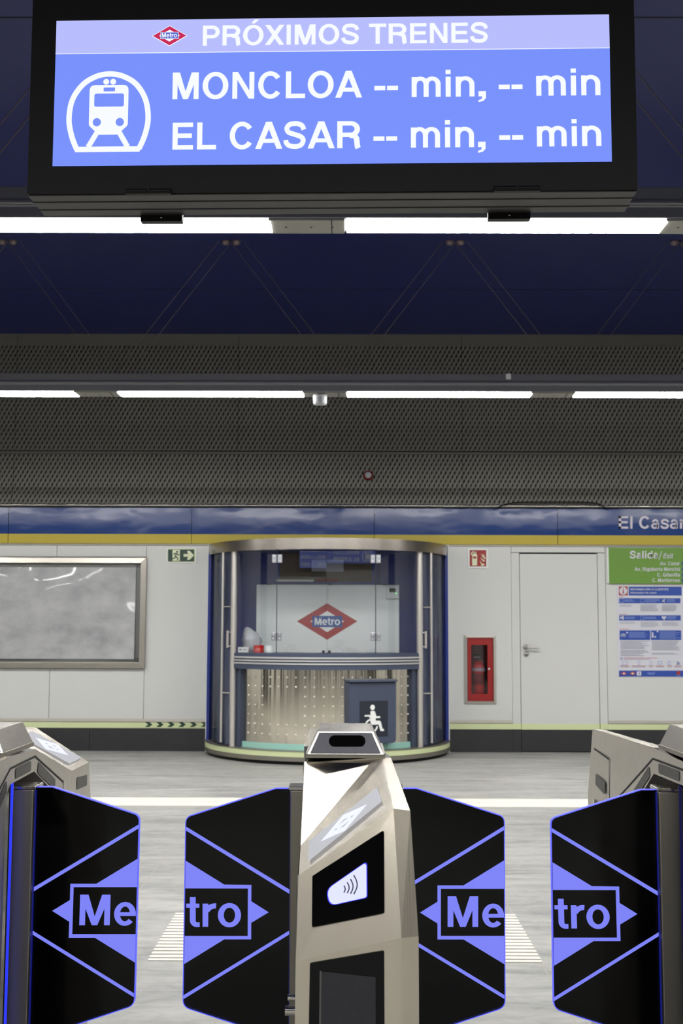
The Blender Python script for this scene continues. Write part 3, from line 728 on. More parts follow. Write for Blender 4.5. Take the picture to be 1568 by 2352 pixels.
lines(250, 1708, 735, 5, 18, 'ink_grey', 7, 15); lines(250, 1800, 735, 3, 17, 'ink_grey', 7, 16); lines(250, 1862, 735, 4, 17, 'ink_grey', 7, 17); lines(250, 1935, 690, 2, 17, 'ink_grey', 7, 18)
lines(780, 1708, 1270, 5, 18, 'ink_grey', 7, 19); lines(780, 1800, 1270, 4, 18, 'ink_grey', 7, 20); lines(780, 1910, 1270, 2, 17, 'ink_grey', 7, 21)
lines(305, 1990, 880, 1, 17, 'ink_red', 8, 22); lines(305, 2012, 760, 1, 17, 'ink_grey', 8, 23)
for r in ((228, 962, 300), (230, 1250, 360), (236, 1502, 395)): put(b, qrect(r[0], r[1], r[2], r[1] + 9), f2, 'ink_red')
for x0, x1 in ((245, 400), (440, 680), (725, 805), (845, 990), (1040, 1125), (1160, 1280)): put(b, qrect(x0, 2122, x1, 2132), f2, 'ink_red'); put(b, qrect(x0 + 10, 2142, x1 - 10, 2150), f2, 'ink_grey')
def outl(x0, y0, x1, y1, m, wd=7):
    put(b, stroke([Q(x0, y0), Q(x1, y0), Q(x1, y1), Q(x0, y1)], wd * .136, closed=True), f2, m)
outl(240, 992, 298, 1050, 'ink_pale_blue', 9); outl(585, 1000, 652, 1046, 'ink_pale_blue'); outl(590, 1288, 632, 1348, 'ink_pale_blue')
put(b, stroke([Q(952, 1048), Q(1005, 998)], 1.6) + stroke([Q(958, 1010), Q(1000, 1038)], 1.3) + stroke([Q(1000, 1050), Q(960, 1030)], 1.0), f2, 'poster_white')
put(b, qrect(282, 1285, 305, 1345) + [[Q(242, 1330), Q(262, 1285), Q(280, 1330)]], f2, 'poster_white'); put(b, qrect(948, 1290, 978, 1325) + qrect(985, 1290, 1018, 1325) + qrect(975, 1325, 998, 1348), f2, 'poster_white')
for cx in (275, 320): c = Q(cx, 1612); put(b, ring(c[0], c[1], 3, 3, .8, .8, n=16), f2, 'poster_white')
put(b, stroke([Q(275, 1612), Q(290, 1582), Q(310, 1582), Q(320, 1612)], .8), f2, 'poster_white')
c = Q(792, 1570); put(b, disc(c[0], c[1], 1.7) + qrect(780, 1582, 806, 1650) + qrect(820, 1625, 850, 1648), f2, 'poster_white')
c = Q(362, 1566); put(b, disc(c[0], c[1], 2), f2, 'poster_white'); c = Q(875, 1546); put(b, disc(c[0], c[1], 2), f2, 'poster_white')
outl(280, 2048, 366, 2105, 'ink_pale_blue', 5); outl(545, 2048, 578, 2105, 'ink_pale_blue', 4); outl(745, 2048, 780, 2105, 'ink_pale_blue', 4); outl(882, 2052, 950, 2098, 'ink_pale_blue', 6); outl(1052, 2050, 1090, 2108, 'ink_pale_blue', 6)
c = Q(1200, 2106); put(b, ring(c[0], c[1], 7.5, 7.5, 1.3, 1.3, -90, 0, 10) + ring(c[0], c[1], 4.6, 4.6, 1.3, 1.3, -90, 0, 10) + disc(c[0] + .8, c[1] - .8, 1.2), f2, 'poster_blue')
c = Q(266, 2005); put(b, ring(c[0], c[1], 2.6, 2.6, .8, .8, n=14), f2, 'poster_blue')
def rhomb(cx, cy, a, h): return [[(cx - a, cy), (cx, cy - h), (cx + a, cy), (cx, cy + h)]]
for cx, m in ((308, 'print_pale'), (456, 'picto_cream')):
    c = Q(cx, 2254); put(b, rhomb(c[0], c[1], 8.2, 4.6), f2, 'logo_red'); put(b, rhomb(c[0], c[1], 4, 2.2), f3, m)
put(b, qrect(526, 2220, 600, 2290), f2, 'poster_white'); a = Q(552, 2280); put(b, textpolys('1', a[0], a[0] + 3, a[1], 6, True), f3, 'poster_blue')
put(b, qrect(700, 2240, 835, 2250) + qrect(712, 2258, 825, 2270), f2, 'ink_pale_blue'); put(b, qrect(1198, 2216, 1258, 2275), f2, 'logo_red'); put(b, qrect(1200, 2282, 1256, 2292), f2, 'ink_pale_blue')
b.build('print', t)
put_rhomb = rhomb

# ================================================================== SERVICE BOOTH
CX = at(753, 1440, YW).x; CC = (CX, YW)
def cyl(r, a, z): return Vector((CX + r * math.sin(R(a)), YW - r * math.cos(R(a)), z))
bt = thing('service_booth', (CX, YW - .6, 0), 'rounded glass and steel service booth with blue interior against the back wall', 'booth')
b = MB(); b.arc(CC, 1.255, .2, -90, 90, 0, .036, 'black_matte', 48); b.build('plinth', bt)
b = MB(); b.arc(CC, 1.290, .2, -88, 88, .034, .076, 'steel_dark', 60); b.arc(CC, 1.288, .2, -88, 88, .076, .126, 'lumi_green', 60); b.arc(CC, 1.292, .2, -88, 88, .126, .130, 'steel_dark', 60); b.build('base_ring', bt)
b = MB(); b.box(CX - 1.26, CX + 1.26, YW - .03, YW - .004, .13, 2.12, 'booth_blue')
for x in (-.98, .55): b.box(CX + x, CX + x + .006, YW - .033, YW - .03, .13, 2.12, 'gap_dark')
b.build('back_panel', bt)
for s in (-1, 1):
    b = MB(); b.box(CX + s * 1.255 - .015, CX + s * 1.255 + .015, YW - .13, YW - .03, .13, 2.09, 'booth_blue'); b.build('flank_panel', bt)
    b = MB(); b.box(CX + s * 1.283 - .006, CX + s * 1.283 + .006, YW - .04, YW - .004, .0, 2.19, 'white_gloss'); b.build('edge_strip', bt)
b = MB(); b.arc(CC, 1.268, 1.20, -89, 89, 2.06, 2.168, 'roof_steel', 72); b.build('roof_ring', bt, bevel=.004)
b = MB(); b.arc(CC, 1.21, .02, -90, 90, 2.10, 2.14, 'booth_blue', 48); b.build('roof_deck', bt)
# posts and rails
for s in (-1, 1):
    b = MB(); p = cyl(1.215, s * 50, 0); b.tube([(p.x, p.y, .13), (p.x, p.y, 2.062)], .030, 'post_steel', 16); b.build('post', bt)
    b = MB(); p = cyl(1.262, s * 56.5, 0); b.tube([(p.x, p.y, .16), (p.x, p.y, 2.058)], .0125, 'post_steel', 12)
    for z in (.65, 1.51):
        q = cyl(1.205, s * 51, z); b.tube([(p.x, p.y, z), (q.x, q.y, z)], .007, 'brushed_handle', 8)
    b.build('rail', bt)
    b = MB(); q0 = cyl(1.25, s * 52.5, 1.15); b.tube([(q0.x, q0.y, 1.10), (q0.x, q0.y, 1.27)], .012, 'post_steel', 10)
    for z in (1.115, 1.255):
        q = cyl(1.21, s * 51, z); b.tube([(q0.x, q0.y, z), (q.x, q.y, z)], .007, 'brushed_handle', 8)
    b.build('door_pull', bt)
    # side glass door and pilaster
    b = MB(); b.arc(CC, 1.225, 1.217, s * 51.5, s * 86.5, .14, 2.062, 'glass_side', 24); b.build('side_glass', bt)
    b = MB(); b.arc(CC, 1.19, 1.10, s * 45.6, s * 49.2, .13, .90, 'slate', 4); b.build('pilaster', bt)
    b = MB(); b.arc(CC, 1.203, 1.195, s * 24, s * 49, 1.05, 2.062, 'glass_clear', 18); b.build('window_pane', bt)
# centre sashes (flat, meeting in the middle)
PL = cyl(1.2, -23.7, 0); PR = cyl(1.2, 23.7, 0); PM = (PL + PR) / 2
for s in (-1, 1):
    b = MB(); e = PL if s < 0 else PR
    tw = .004 * s
    A = Vector((e.x - s * .003, e.y + tw, 0)); B_ = Vector((PM.x + s * .002, PM.y - tw * 0, 0))
    tilt = .004 if s < 0 else -.001
    q = [(A.x, A.y, 1.045), (B_.x, B_.y, 1.045), (B_.x, B_.y + tilt, 2.062), (A.x, A.y + tilt, 2.062)]
    b.prism(q, (0, .008, 0), 'glass_clear'); sash = b.build('window_sash', bt)
    for z in (1.215, 1.975):
        b = MB()
        for d in (-.027, .027): b.box(e.x + d - .022, e.x + d + .022, e.y - .014, e.y + .02, z - .04, z + .04, 'hinge_steel')
        for d in (-.03, .03):
            for dz in (-.022, .022): b.lathe([(0, -.003), (.008, -.002), (.008, .003)], (e.x + d, e.y - .014, z + dz), 'post_steel', 10, 'Y')
        b.build('hinge', bt, bevel=.002)
    b = MB(); x = at(742.5 if s < 0 else 756, 1500, PM.y).x; b.box(x - .012, x + .012, PM.y - .025, PM.y + .03, 1.05, 1.082, 'slate_dark'); b.build('sash_knob', bt)
    b = MB(); b.box(e.x - .0035, e.x + .0035, e.y - .004, e.y + .012, 1.046, 2.062, 'slate_dark'); b.build('window_joint', bt)
# counter
b = MB()
zz = [1.045, 1.018, 1.002, .988, .974, .960, .946, .896]
for k in range(7):
    st = k in (1, 3, 5)
    b.arc(CC, 1.236 if st else 1.226, 1.10, -50.5, 50.5, zz[k + 1], zz[k], 'stripe_steel' if st else 'slate', 48)
b.build('counter_band', bt)
b = MB(); b.arc(CC, 1.22, .75, -49, 49, 1.044, 1.054, 'slate', 40); b.build('counter_top', bt)
b = MB(); b.arc(CC, 1.146, 1.12, -46, 46, .182, .90, 'booth_steel', 80)
rows = []
for z in (.182, .35, .54, .72, .90):
    rows.append([cyl(1.150 + 0.0032 * mn.noise((k * .13, z * .35, 2)) + .0012 * mn.noise((k * .42, z * .3, 9)), -46 + 92 * k / 220, z) for k in range(221)])
b.grid(rows, 'booth_steel')
def stud(a, z):
    c = cyl(1.15, a, z); n = Vector((math.sin(R(a)), -math.cos(R(a)), 0)); t_ = Vector((math.cos(R(a)), math.sin(R(a)), 0))
    rows = []
    for r, h in ((.0105, 0), (.009, .005), (.004, .008), (.0005, .0085)):
        rows.append([c + n * h + (t_ * math.cos(2 * math.pi * j / 10) + Vector((0, 0, 1)) * math.sin(2 * math.pi * j / 10)) * r for j in range(10)])
    b.grid(rows, 'stud', closed=True)
for k in range(-9, 11):
    a = -.9 + k * 4.55
    if abs(a) > 45: continue
    for j in range(7):
        if -7 < k < -2 and 2 <= j <= 4: continue
        stud(a, .822 - j * .092)
b.build('front_panel', bt)
b = MB(); b.arc(CC, 1.165, 1.12, -47, 47, .13, .184, 'lumi_mint', 48); b.build('skirting_strip', bt)
# slate leaflet box with wheelchair sign
a0 = 21.3; n = Vector((math.sin(R(a0)), -math.cos(R(a0)), 0)); tt = Vector((math.cos(R(a0)), math.sin(R(a0)), 0)); c = cyl(1.15, a0, 0)
def bx(u, d, z): return c + tt * u + n * d + Vector((0, 0, z))
z1, z0 = .805, .195
t = thing('accessible_counter_box', bx(0, .05, z0), 'slate grey box with white wheelchair symbol on the booth front', 'box')
b = MB(); hw = .245
loop = roundpoly([(-hw, z0), (hw, z0), (hw, z1 - .03), (-hw, z1 - .03)], [.05, .05, .005, .005])
b.prism([bx(u, .10, z) for u, z in loop], -n * .12, 'slate'); b.build('body', t, bevel=.006)
b = MB(); b.prism([bx(u, .13, z) for u, z in ((-hw - .003, z1 - .022), (hw + .003, z1 - .022), (hw + .003, z1), (-hw - .003, z1))], -n * .15, 'slate'); b.prism([bx(u, .104, z) for u, z in ((-hw + .01, z1 - .034), (hw - .01, z1 - .034), (hw - .01, z1 - .022), (-hw + .01, z1 - .022))], -n * .05, 'groove'); b.build('lid', t, bevel=.004)
b = MB()
sc = .48 / 434.0
def wf(x, y, d=.104): return bx((x - 830) * sc, d, z1 - (y - 233) * sc * 1.06)
put(b, rect(706, 405, 972, 697), lambda x, y: wf(x, y, .102), 'slate_dark')
put(b, disc(826, 458, 22), wf, 'picto_white')
put(b, [roundpoly([(806, 487), (846, 487), (862, 530), (898, 530), (898, 546), (856, 546), (856, 566), (893, 566), (905, 578), (920, 634), (934, 634), (934, 651), (900, 651), (884, 598), (806, 598)], [8, 8, 2, 6, 6, 2, 2, 8, 4, 2, 6, 6, 4, 8, 14])], wf, 'picto_white')
put(b, stroke([(752, 525), (802, 525)], 13) + stroke([(800, 520), (800, 545)], 9), wf, 'picto_white')
put(b, ring(815, 607, 62, 58, 15, 15, 5, 262, 30), wf, 'picto_white')
b.build('wheelchair_symbol', t)
# inside: cupboard, board, thermostat, items on the counter
YI = 12.30
def ip(px, py, Y=YI): return at(px, py, Y)
cx0, cx1, cz1 = ip(588, 1440).x, ip(916.5, 1440).x, ip(750, 1343).z
xm = ip(750.5, 1440).x
t = thing('white_cupboard', ((cx0 + cx1) / 2, YI + .12, .13), 'white two door cupboard with red diamond logo inside the booth', 'cupboard')
b = MB(); b.box(cx0, cx1, YI + .02, YW - .04, .13, cz1, 'white_gloss')
for px in (617, 758, 884): x = ip(px, 1440).x; b.box(x - .02, x + .02, YI + .0, YI + .06, cz1 - .002, cz1 + .012, 'black_matte')
b.build('body', t)
dd = []
for x0, x1 in ((cx0, xm), (xm, cx1)):
    b = MB(); b.box(x0 + .002, x1 - .002, YI, YI + .018, .15, cz1 - .012, 'white_gloss'); dd.append(b.build('cupboard_door', t))
b = MB(); fy = lambda x, y, o=0: (lambda p: Vector((p.x, YI - .003 - o, p.z)))(ip(x, y))
lc = (751, 1427.5)
put(b, [[(682, 1427), (751, 1385.5), (751, 1403), (712, 1427)], [(751, 1385.5), (820.5, 1427), (790, 1427), (751, 1403)], [(820.5, 1427), (751, 1469.5), (751, 1452), (790, 1427)], [(751, 1469.5), (682, 1427), (712, 1427), (751, 1452)]], fy, 'logo_red')
put(b, [[(712, 1427), (751, 1403), (790, 1427), (751, 1452)]], lambda x, y: fy(x, y, -.001), 'white_gloss')
put(b, rect(717, 1414.5, 785.5, 1440.5), lambda x, y: fy(x, y, .002), 'logo_blue')
put(b, textpolys('Metro', 722.5, 780.5, 1435.5, 16.8, True), lambda x, y: fy(x, y, .004), 'picto_white')
b.build('logo', t, props={'label': 'red diamond logo with blue bar and white word Metro'})
p0, p1 = ip(642, 1336, 12.5), ip(854, 1255, 12.5)
t = thing('notice_board', ((p0.x + p1.x) / 2, 12.5, p0.z), 'brown framed board above the cupboard inside the booth', 'board')
b = MB(); b.box(p0.x, p1.x, 12.5, 12.565, p0.z, 2.09, 'brown'); b.build('board', t)
b = MB()
b.box(p0.x - .03, p0.x, 12.49, 12.565, p0.z - .03, 2.09, 'booth_blue'); b.box(p1.x, p1.x + .03, 12.49, 12.565, p0.z - .03, 2.09, 'booth_blue'); b.box(p0.x, p1.x, 12.49, 12.565, p0.z - .03, p0.z, 'booth_blue'); b.build('frame', t)
b = MB(); a = ip(727, 1338, 12.47); c2 = ip(775, 1331, 12.47); b.box(a.x, c2.x, 12.46, 12.49, p0.z, p0.z + .03, 'red_dark'); a = ip(645, 1, 12.47); b.box(a.x, ip(727, 1, 12.47).x, 12.465, 12.49, p0.z, p0.z + .022, 'white_gloss'); b.build('tray', t)
p = ip(752, 1306, 12.47); b = MB(); hw = .18
b.box(p.x - .17, p.x + .17, 12.485, 12.499, p.z - .03, 2.02, 'grey_plastic')
tag(b.build('paper_notice', origin=(p.x, 12.49, p.z)), 'white paper notice pinned on the brown board in the booth', 'notice')
p0, p1 = ip(887, 1375), ip(914, 1348)
t = thing('thermostat', ((p0.x + p1.x) / 2, YI, p0.z), 'small white thermostat with green light on the white cupboard', 'thermostat')
b = MB(); b.box(p0.x, p1.x, YI - .028, YI - .001, p0.z, p1.z, 'white_gloss'); b.build('casing', t, bevel=.003)
b = MB(); a = ip(893.5, 1360); c2 = ip(908, 1351); b.box(a.x, c2.x, YI - .030, YI - .026, a.z, c2.z, 'lcd'); b.build('lcd_screen', t)
b = MB(); a = ip(909, 1363); b.lathe([(0, -.031), (.006, -.031), (.006, -.026)], (a.x, YI, a.z), 'green_led', 10, 'Y'); b.build('indicator_light', t)
YC = 11.83; ZC = 1.054
def cnt(px, py): return at(px, py, YC)
a, e = cnt(547, 1499), cnt(571, 1487); b = MB(); b.box(a.x, e.x, YC - .03, YC + .04, ZC, ZC + .052, 'white_gloss'); b.box(a.x + .015, a.x + .03, YC - .0305, YC - .03, ZC + .02, ZC + .035, 'slate'); b.box(a.x + .045, a.x + .085, YC - .0305, YC - .03, ZC + .024, ZC + .032, 'ink_grey')
tag(b.build('small_box', origin=(a.x + .05, YC, ZC), bevel=.002), 'small white box on the booth counter beside the post', 'box')
x = cnt(594.5, 1490).x; t = thing('tape_roll', (x, YC - .01, ZC), 'roll of red tape standing on the booth counter', 'tape')
b = MB(); b.lathe([(.052, ZC), (.052, ZC + .072), (.034, ZC + .072), (.034, ZC)], (x, YC - .03, 0), 'red_gloss', 28); b.build('tape', t)
b = MB(); b.lathe([(.034, ZC), (.034, ZC + .074), (.030, ZC + .074), (.030, ZC)], (x, YC - .03, 0), 'brown', 24); b.build('core', t)
x = cnt(616.5, 1490).x + .01; b = MB(); b.lathe([(.042, ZC), (.042, ZC + .070), (.018, ZC + .070), (.018, ZC)], (x, YC - .06, 0), 'white_gloss', 28)
tag(b.build('paper_roll', origin=(x, YC - .06, ZC)), 'white paper roll beside the red tape on the counter', 'roll')
b = MB(); x = cnt(575, 1470).x; rows = []
for k in range(15):
    t_ = k / 14; z = ZC + .001 + .25 * t_; row = []
    rr = [.05, .07, .085, .092, .095, .096, .094, .092, .088, .084, .080, .066, .052, .038, .012][k]
    for j in range(28):
        an = 2 * math.pi * j / 28
        q = rr * (1 + .22 * mn.noise((math.cos(an) * 1.8, math.sin(an) * 1.8, t_ * 5)) + .12 * mn.noise((math.cos(an) * 5, math.sin(an) * 5, t_ * 14)))
        row.append((x + q * math.cos(an) - .05 * max(0, t_ - .55) * 2.2, YC + .16 + q * .8 * math.sin(an), z + .01 * mn.noise((an * 2, t_ * 9, 1))))
    rows.append(row)
b.grid(rows, 'bag', closed=True)
tag(b.build('plastic_bag', origin=(x, YC + .16, ZC)), 'crumpled translucent plastic bag on the booth counter', 'bag')

# ================================================================== DEPARTURES DISPLAY
YS = 2.65
SW, SH = 1272.0, 335.0
cTL = at(122, 45, YS)
def sdir():
    # screen lies in a vertical plane turned slightly about its centre
    return Vector((math.cos(R(-1.3)), math.sin(R(-1.3)), 0))
sx = sdir(); sn = Vector((sx.y, -sx.x, 0))   # sn faces the camera side (-Y)
ctr = at(759, 207.5, YS)
k_ = YS / FPX / math.cos(PITCH) * 1.004
k_ = (at(1398, 203, YS).x - at(119, 213, YS).x) / SW * .9985
kz = (at(759, 40, YS).z - at(759, 376, YS).z) / SH
def sp(u, v, d=0, back=False):
    o = (u - SW / 2) * k_; z = (SH / 2 - v) * kz
    if back: return ctr - sx * o - sn * (.15 + d) + Vector((0, 0, z))
    return ctr + sx * o + sn * d + Vector((0, 0, z))
t = thing('train_display', ctr + Vector((0, 0, 1.0)), 'black overhead display with lit blue screen listing the next trains', 'display')
ho = MB(); e1, e2, eb, et = -58, SW + 58, SH + 62, -95
loop = [(e1, et), (e2, et), (e2, eb), (e1, eb)]
ho.prism([sp(u, v, -.003) for u, v in loop], -sn * .144, 'housing_black')
def under(u0, u1, d0, d1, h, m): ho.prism([sp(u, eb + .02, d) for u, d in ((u0, d0), (u1, d0), (u1, d1), (u0, d1))], (0, 0, -h), m)
under(e1 + 2, e2 - 2, -.008, -.143, .003, 'housing_underside')
for d in (-.046, -.098): under(e1, e2, d, d - .006, .0045, 'groove')
ho.build('housing', t, bevel=.002)
for back in (False, True):
    b = MB()
    S = lambda u, v, d=0: sp(u, v, d, back)
    put(b, rect(0, 0, SW, 77), lambda u, v: S(u, v, .0), 'sign_header'); put(b, rect(0, 77, SW, SH), lambda u, v: S(u, v, .0), 'sign_body')
    put(b, rect(0, 76.4, SW, 78), lambda u, v: S(u, v, .0006), 'sign_text')
    T = lambda u, v: S(u, v, .001)
    T2 = lambda u, v: S(u, v, .0016); T3 = lambda u, v: S(u, v, .0022); T4 = lambda u, v: S(u, v, .0028)
    put(b, textpolys('PRÓXIMOS TRENES', 341, 996, 62, 46.5, True), T, 'sign_text')
    # small diamond logo
    cx, cy = 264, 38.5
    put(b, rhomb(cx, cy, 41, 24), T, 'sign_text'); put(b, rhomb(cx, cy, 38.5, 22.4), T2, 'sign_red'); put(b, rhomb(cx, cy, 24, 13.8), T3, 'sign_text')
    put(b, rect(cx - 21, cy - 8, cx + 21, cy + 8), T4, 'sign_text'); put(b, rect(cx - 20, cy - 7, cx + 20, cy + 7), lambda u, v: S(u, v, .0034), 'sign_logo_blue')
    put(b, textpolys('Metro', cx - 17.5, cx + 17.5, cy + 5, 10.5, True), lambda u, v: S(u, v, .004), 'sign_text')
    # both rows
    for base, first, dx in ((185, [('MONCLOA', 273, 708)], 0), (300, [('EL', 275, 375), ('CASAR', 406, 705)], -2)):
        for s__, x0, x1 in first: put(b, textpolys(s__, x0, x1, base, 61.5, True), T, 'sign_text')
        for s__, x0, x1 in (('--', 736 + dx, 790 + dx), ('min', 821 + dx, 964 + dx), ('--', 1019, 1073), ('min', 1104, 1249)):
            put(b, textpolys(s__, x0, x1, base, 61.5, True), T, 'sign_text')
        put(b, textpolys(',', 973 + dx, 990 + dx, base, 61.5, True), T, 'sign_text')
    # train pictogram
    def I(x, y): return (x / 2 - 121, y / 2 - 44.4)
    def Ip(ps): return [[I(*q) for q in p] for p in ps]
    hs = catmull([(352, 684), (327, 622), (313, 545), (326, 458), (372, 388), (434, 350), (496, 339), (558, 350), (620, 388), (664, 458), (678, 545), (664, 622), (638, 684)], 8)
    put(b, Ip(stroke(hs, 25) + [[(338, 672), (650, 672), (641, 697), (345, 697)]]), T, 'sign_text')
    put(b, Ip([roundpoly([(405, 390), (585, 390), (585, 575), (560, 598), (535, 618), (455, 618), (430, 598), (405, 575)], [26, 26, 20, 8, 8, 8, 8, 20])] + stroke([(450, 597), (404, 674)], 24) + stroke([(540, 597), (586, 674)], 24) + disc(481, 375, 13.5) + disc(513, 375, 13.5)), T, 'sign_text')
    put(b, Ip(rrect(428, 430, 565, 490, 9) + rrect(470, 402, 523, 420, 4) + disc(442, 561, 19) + disc(548, 561, 19)), T2, 'sign_body')
    b.build('screen', t)
for px in (343, 1179):
    b = MB(); u = px - 121; v = SH + 52
    b.prism([sp(q[0], q[1], .006) for q in rect(u - 52, v, u + 52, v + 14)[0]], -sn * .012, 'housing_black'); b.tube([sp(u - 51, v + 8, .006), sp(u - 3, v + 8, .006)], .0055, 'housing_black', 10); b.tube([sp(u + 3, v + 8, .006), sp(u + 51, v + 8, .006)], .0055, 'housing_black', 10)
    b.build('hinge', t)
for px in (366, 1160):
    b = MB(); u = (px - 780) * 1.045 + 659
    P = [sp(u - 50, eb, -.142), sp(u + 50, eb, -.142), sp(u + 50, eb, -.165), sp(u - 50, eb, -.165)]
    b.prism([q + Vector((0, 0, .004)) for q in P], (0, 0, -.022), 'housing_black'); c = sp(u, eb, -.141) + Vector((0, 0, -.009)); b.lathe([(0, -.002), (.003, -.002), (.003, .002)], c, 'steel_smooth', 10, 'Y'); b.build('clasp', t)
for u in (150, SW - 150):
    b = MB(); p = sp(u, et, -.075); b.tube([p, Vector((p.x, p.y, CZ))], .03, 'housing_black', 14); b.build('hanger', t)

# ================================================================== TURNSTILE CABINETS
CY = 2.69; CXS = (-.825, -.005, .815)
tc = thing('turnstile_cabinet', (0, 0, 0), 'tmp', 'turnstile', 'steel turnstile cabinets')
def V(x, y, z): return Vector((x, y, z))
def rot(v): return Vector((-v.x, -v.y, v.z))
N = dict(D=V(-.0725, -.775, .917), C=V(.079, -.752, 1.018), E=V(.105, -.772, 1.018), Dl=V(-.075, -.81, .795), Cl=V(.089, -.81, .83), El=V(.116, -.80, .83),
         Db=V(-.08, -.81, .0), Cb=V(.09, -.81, .0), Eb=V(.118, -.80, .0), A=V(-.079, -.537, .92), B=V(.052, -.18, 1.025), TL=V(-.088, -.12, 1.021), Rr=V(.079, -.12, 1.03), Er=V(.098, -.12, 1.03))
XS = [(-.80, (.118, .116, .105)), (-.12, (.10, .099, .098)), (.12, (.09, .0885, .088)), (.537, (.084, .081, .079)), (.79, (.08, .075, .0725))]
ARCH = [(-.40, .80), (-.36, .835), (-.115, .970), (.115, .970), (.36, .880)]
TOPZ = [(-.80, 1.018), (-.12, 1.03), (.12, 1.021), (.537, .92), (.79, .917)]
def interp(t_, y):
    if y <= t_[0][0]: return t_[0][1]
    for (a, va), (c, vc) in zip(t_, t_[1:]):
        if y <= c: return va + (vc - va) * (y - a) / (c - a)
    return t_[-1][1]
def xs(y, z):
    v = [interp([(a, q[k]) for a, q in XS], y) for k in range(3)]
    return v[0] + (v[1] - v[0]) * z / .8 if z <= .8 else v[1] + (v[2] - v[1]) * min(1, (z - .8) / .22)
b = MB()
for T in (lambda v: v, rot):
    P = {k: T(v) for k, v in N.items()}; F_ = {k: rot(T(v)) for k, v in N.items()}
    f = lambda s__, m='steel_cabinet': b.poly([P[k] for k in s__.split()], m)
    f('D C A'); f('A C B'); f('B C Rr'); f('C E Er Rr'); f('TL A B'); f('TL B Rr')
    f('Dl Cl C D'); f('Db Cb Cl Dl'); f('Cl El E C'); f('Cb Eb El Cl')
    # left-hand side (x<0 for the near half)
    ys = [-.80, -.6, -.44, -.4001, -.40, -.36, -.28, -.2, -.12, -.115, 0, .115, .12, .2, .28, .36, .3601, .45, .537, .65, .775]
    lo, hi, inn, sof = [], [], [], []
    for y in ys:
        opn = -.40 <= y <= .36
        z0 = interp(ARCH, y) if opn else 0; z1 = interp(TOPZ, y)
        lo.append(T(V(xs(y, z0), y, z0))); hi.append(T(V(xs(y, z1), y, z1)))
        if opn: sof.append(T(V(xs(y, z0), y, z0))); inn.append(T(V(.025, y, z0)))
    mid = []
    for y, a, c in zip(ys, lo, hi):
        z = .8 if a.z < .79 else (a.z + c.z) / 2; mid.append(T(V(xs(y, z), y, z)))
    lo[0], mid[0], hi[0] = P['Eb'], P['El'], P['E']
    b.grid([lo, mid, hi], 'steel_side', smooth=False); b.grid([inn, sof], 'steel_side', smooth=False)
    for y in (-.40, .36):
        z0 = interp(ARCH, y); b.poly([T(V(.025, y, 0)), T(V(xs(y, 0), y, 0)), T(V(xs(y, z0), y, z0)), T(V(.025, y, z0))], 'steel_side')
    b.poly([lo[-1], mid[-1], hi[-1], T(V(.0725, .775, .917)), T(V(.075, .81, .795)), T(V(.08, .81, 0))], 'steel_side')
P = N; b.poly([P['TL'], P['Rr'], P['Er'], rot(P['TL']), rot(P['Rr']), rot(P['Er'])], 'steel_polished')
body = b.build('body', tc, bevel=.004)
loc = lambda p: Vector((p.x - CXS[1], p.y - CY, p.z))
yF = CY - .803
# ticket slot head
def head():
    b = MB()
    bl, br, tl, tr = V(-.082, -.12, 1.037), V(.082, -.12, 1.037), V(-.060, -.105, 1.084), V(.060, -.105, 1.084)
    bl2, br2, tl2, tr2 = V(-.082, .12, 1.037), V(.082, .12, 1.037), V(-.060, .108, 1.085), V(.060, .108, 1.085)
    for q in ((tl, tr, tr2, tl2), (bl, tl, tl2, bl2), (br, br2, tr2, tr), (bl2, tl2, tr2, br2), (bl, br, tr, tl), (bl, bl2, br2, br)): b.poly(q, 'steel_head')
    hd = b.build('ticket_head', tc, bevel=.002)
    b = MB(); o = Vector((0, -.0025, -.0008))
    def lp(s__, t_): return (bl.lerp(br, s__)).lerp(tl.lerp(tr, s__), t_)
    ins = [lp(.03, .07), lp(.97, .07), lp(.965, .95), lp(.035, .95)]
    b.prism([q + o for q in ins], -o * .8, 'plate_dark'); pl = b.build('slot_plate', hd)
    b = MB(); q2 = [loc(at(x, y, CY - .114)) for x, y in roundpoly([(755, 1689), (839, 1689), (839, 1715), (755, 1715)], 13)]
    def onpl(x, y):
        nrm = (br - bl).cross(tl - bl); return loc(hit(x, y, bl + Vector((CXS[1], CY, 0)) + o * 1.5, nrm))
    b.poly([onpl(x, y) for x, y in rrect(755, 1689, 839, 1715, 12.9, 8)[0]], 'slot_black'); b.build('slot_window', pl)
    b = MB(); b.box(-.086, .086, -.116, .116, 1.0285, 1.038, 'steel_dark'); b.build('neck', tc)
head()
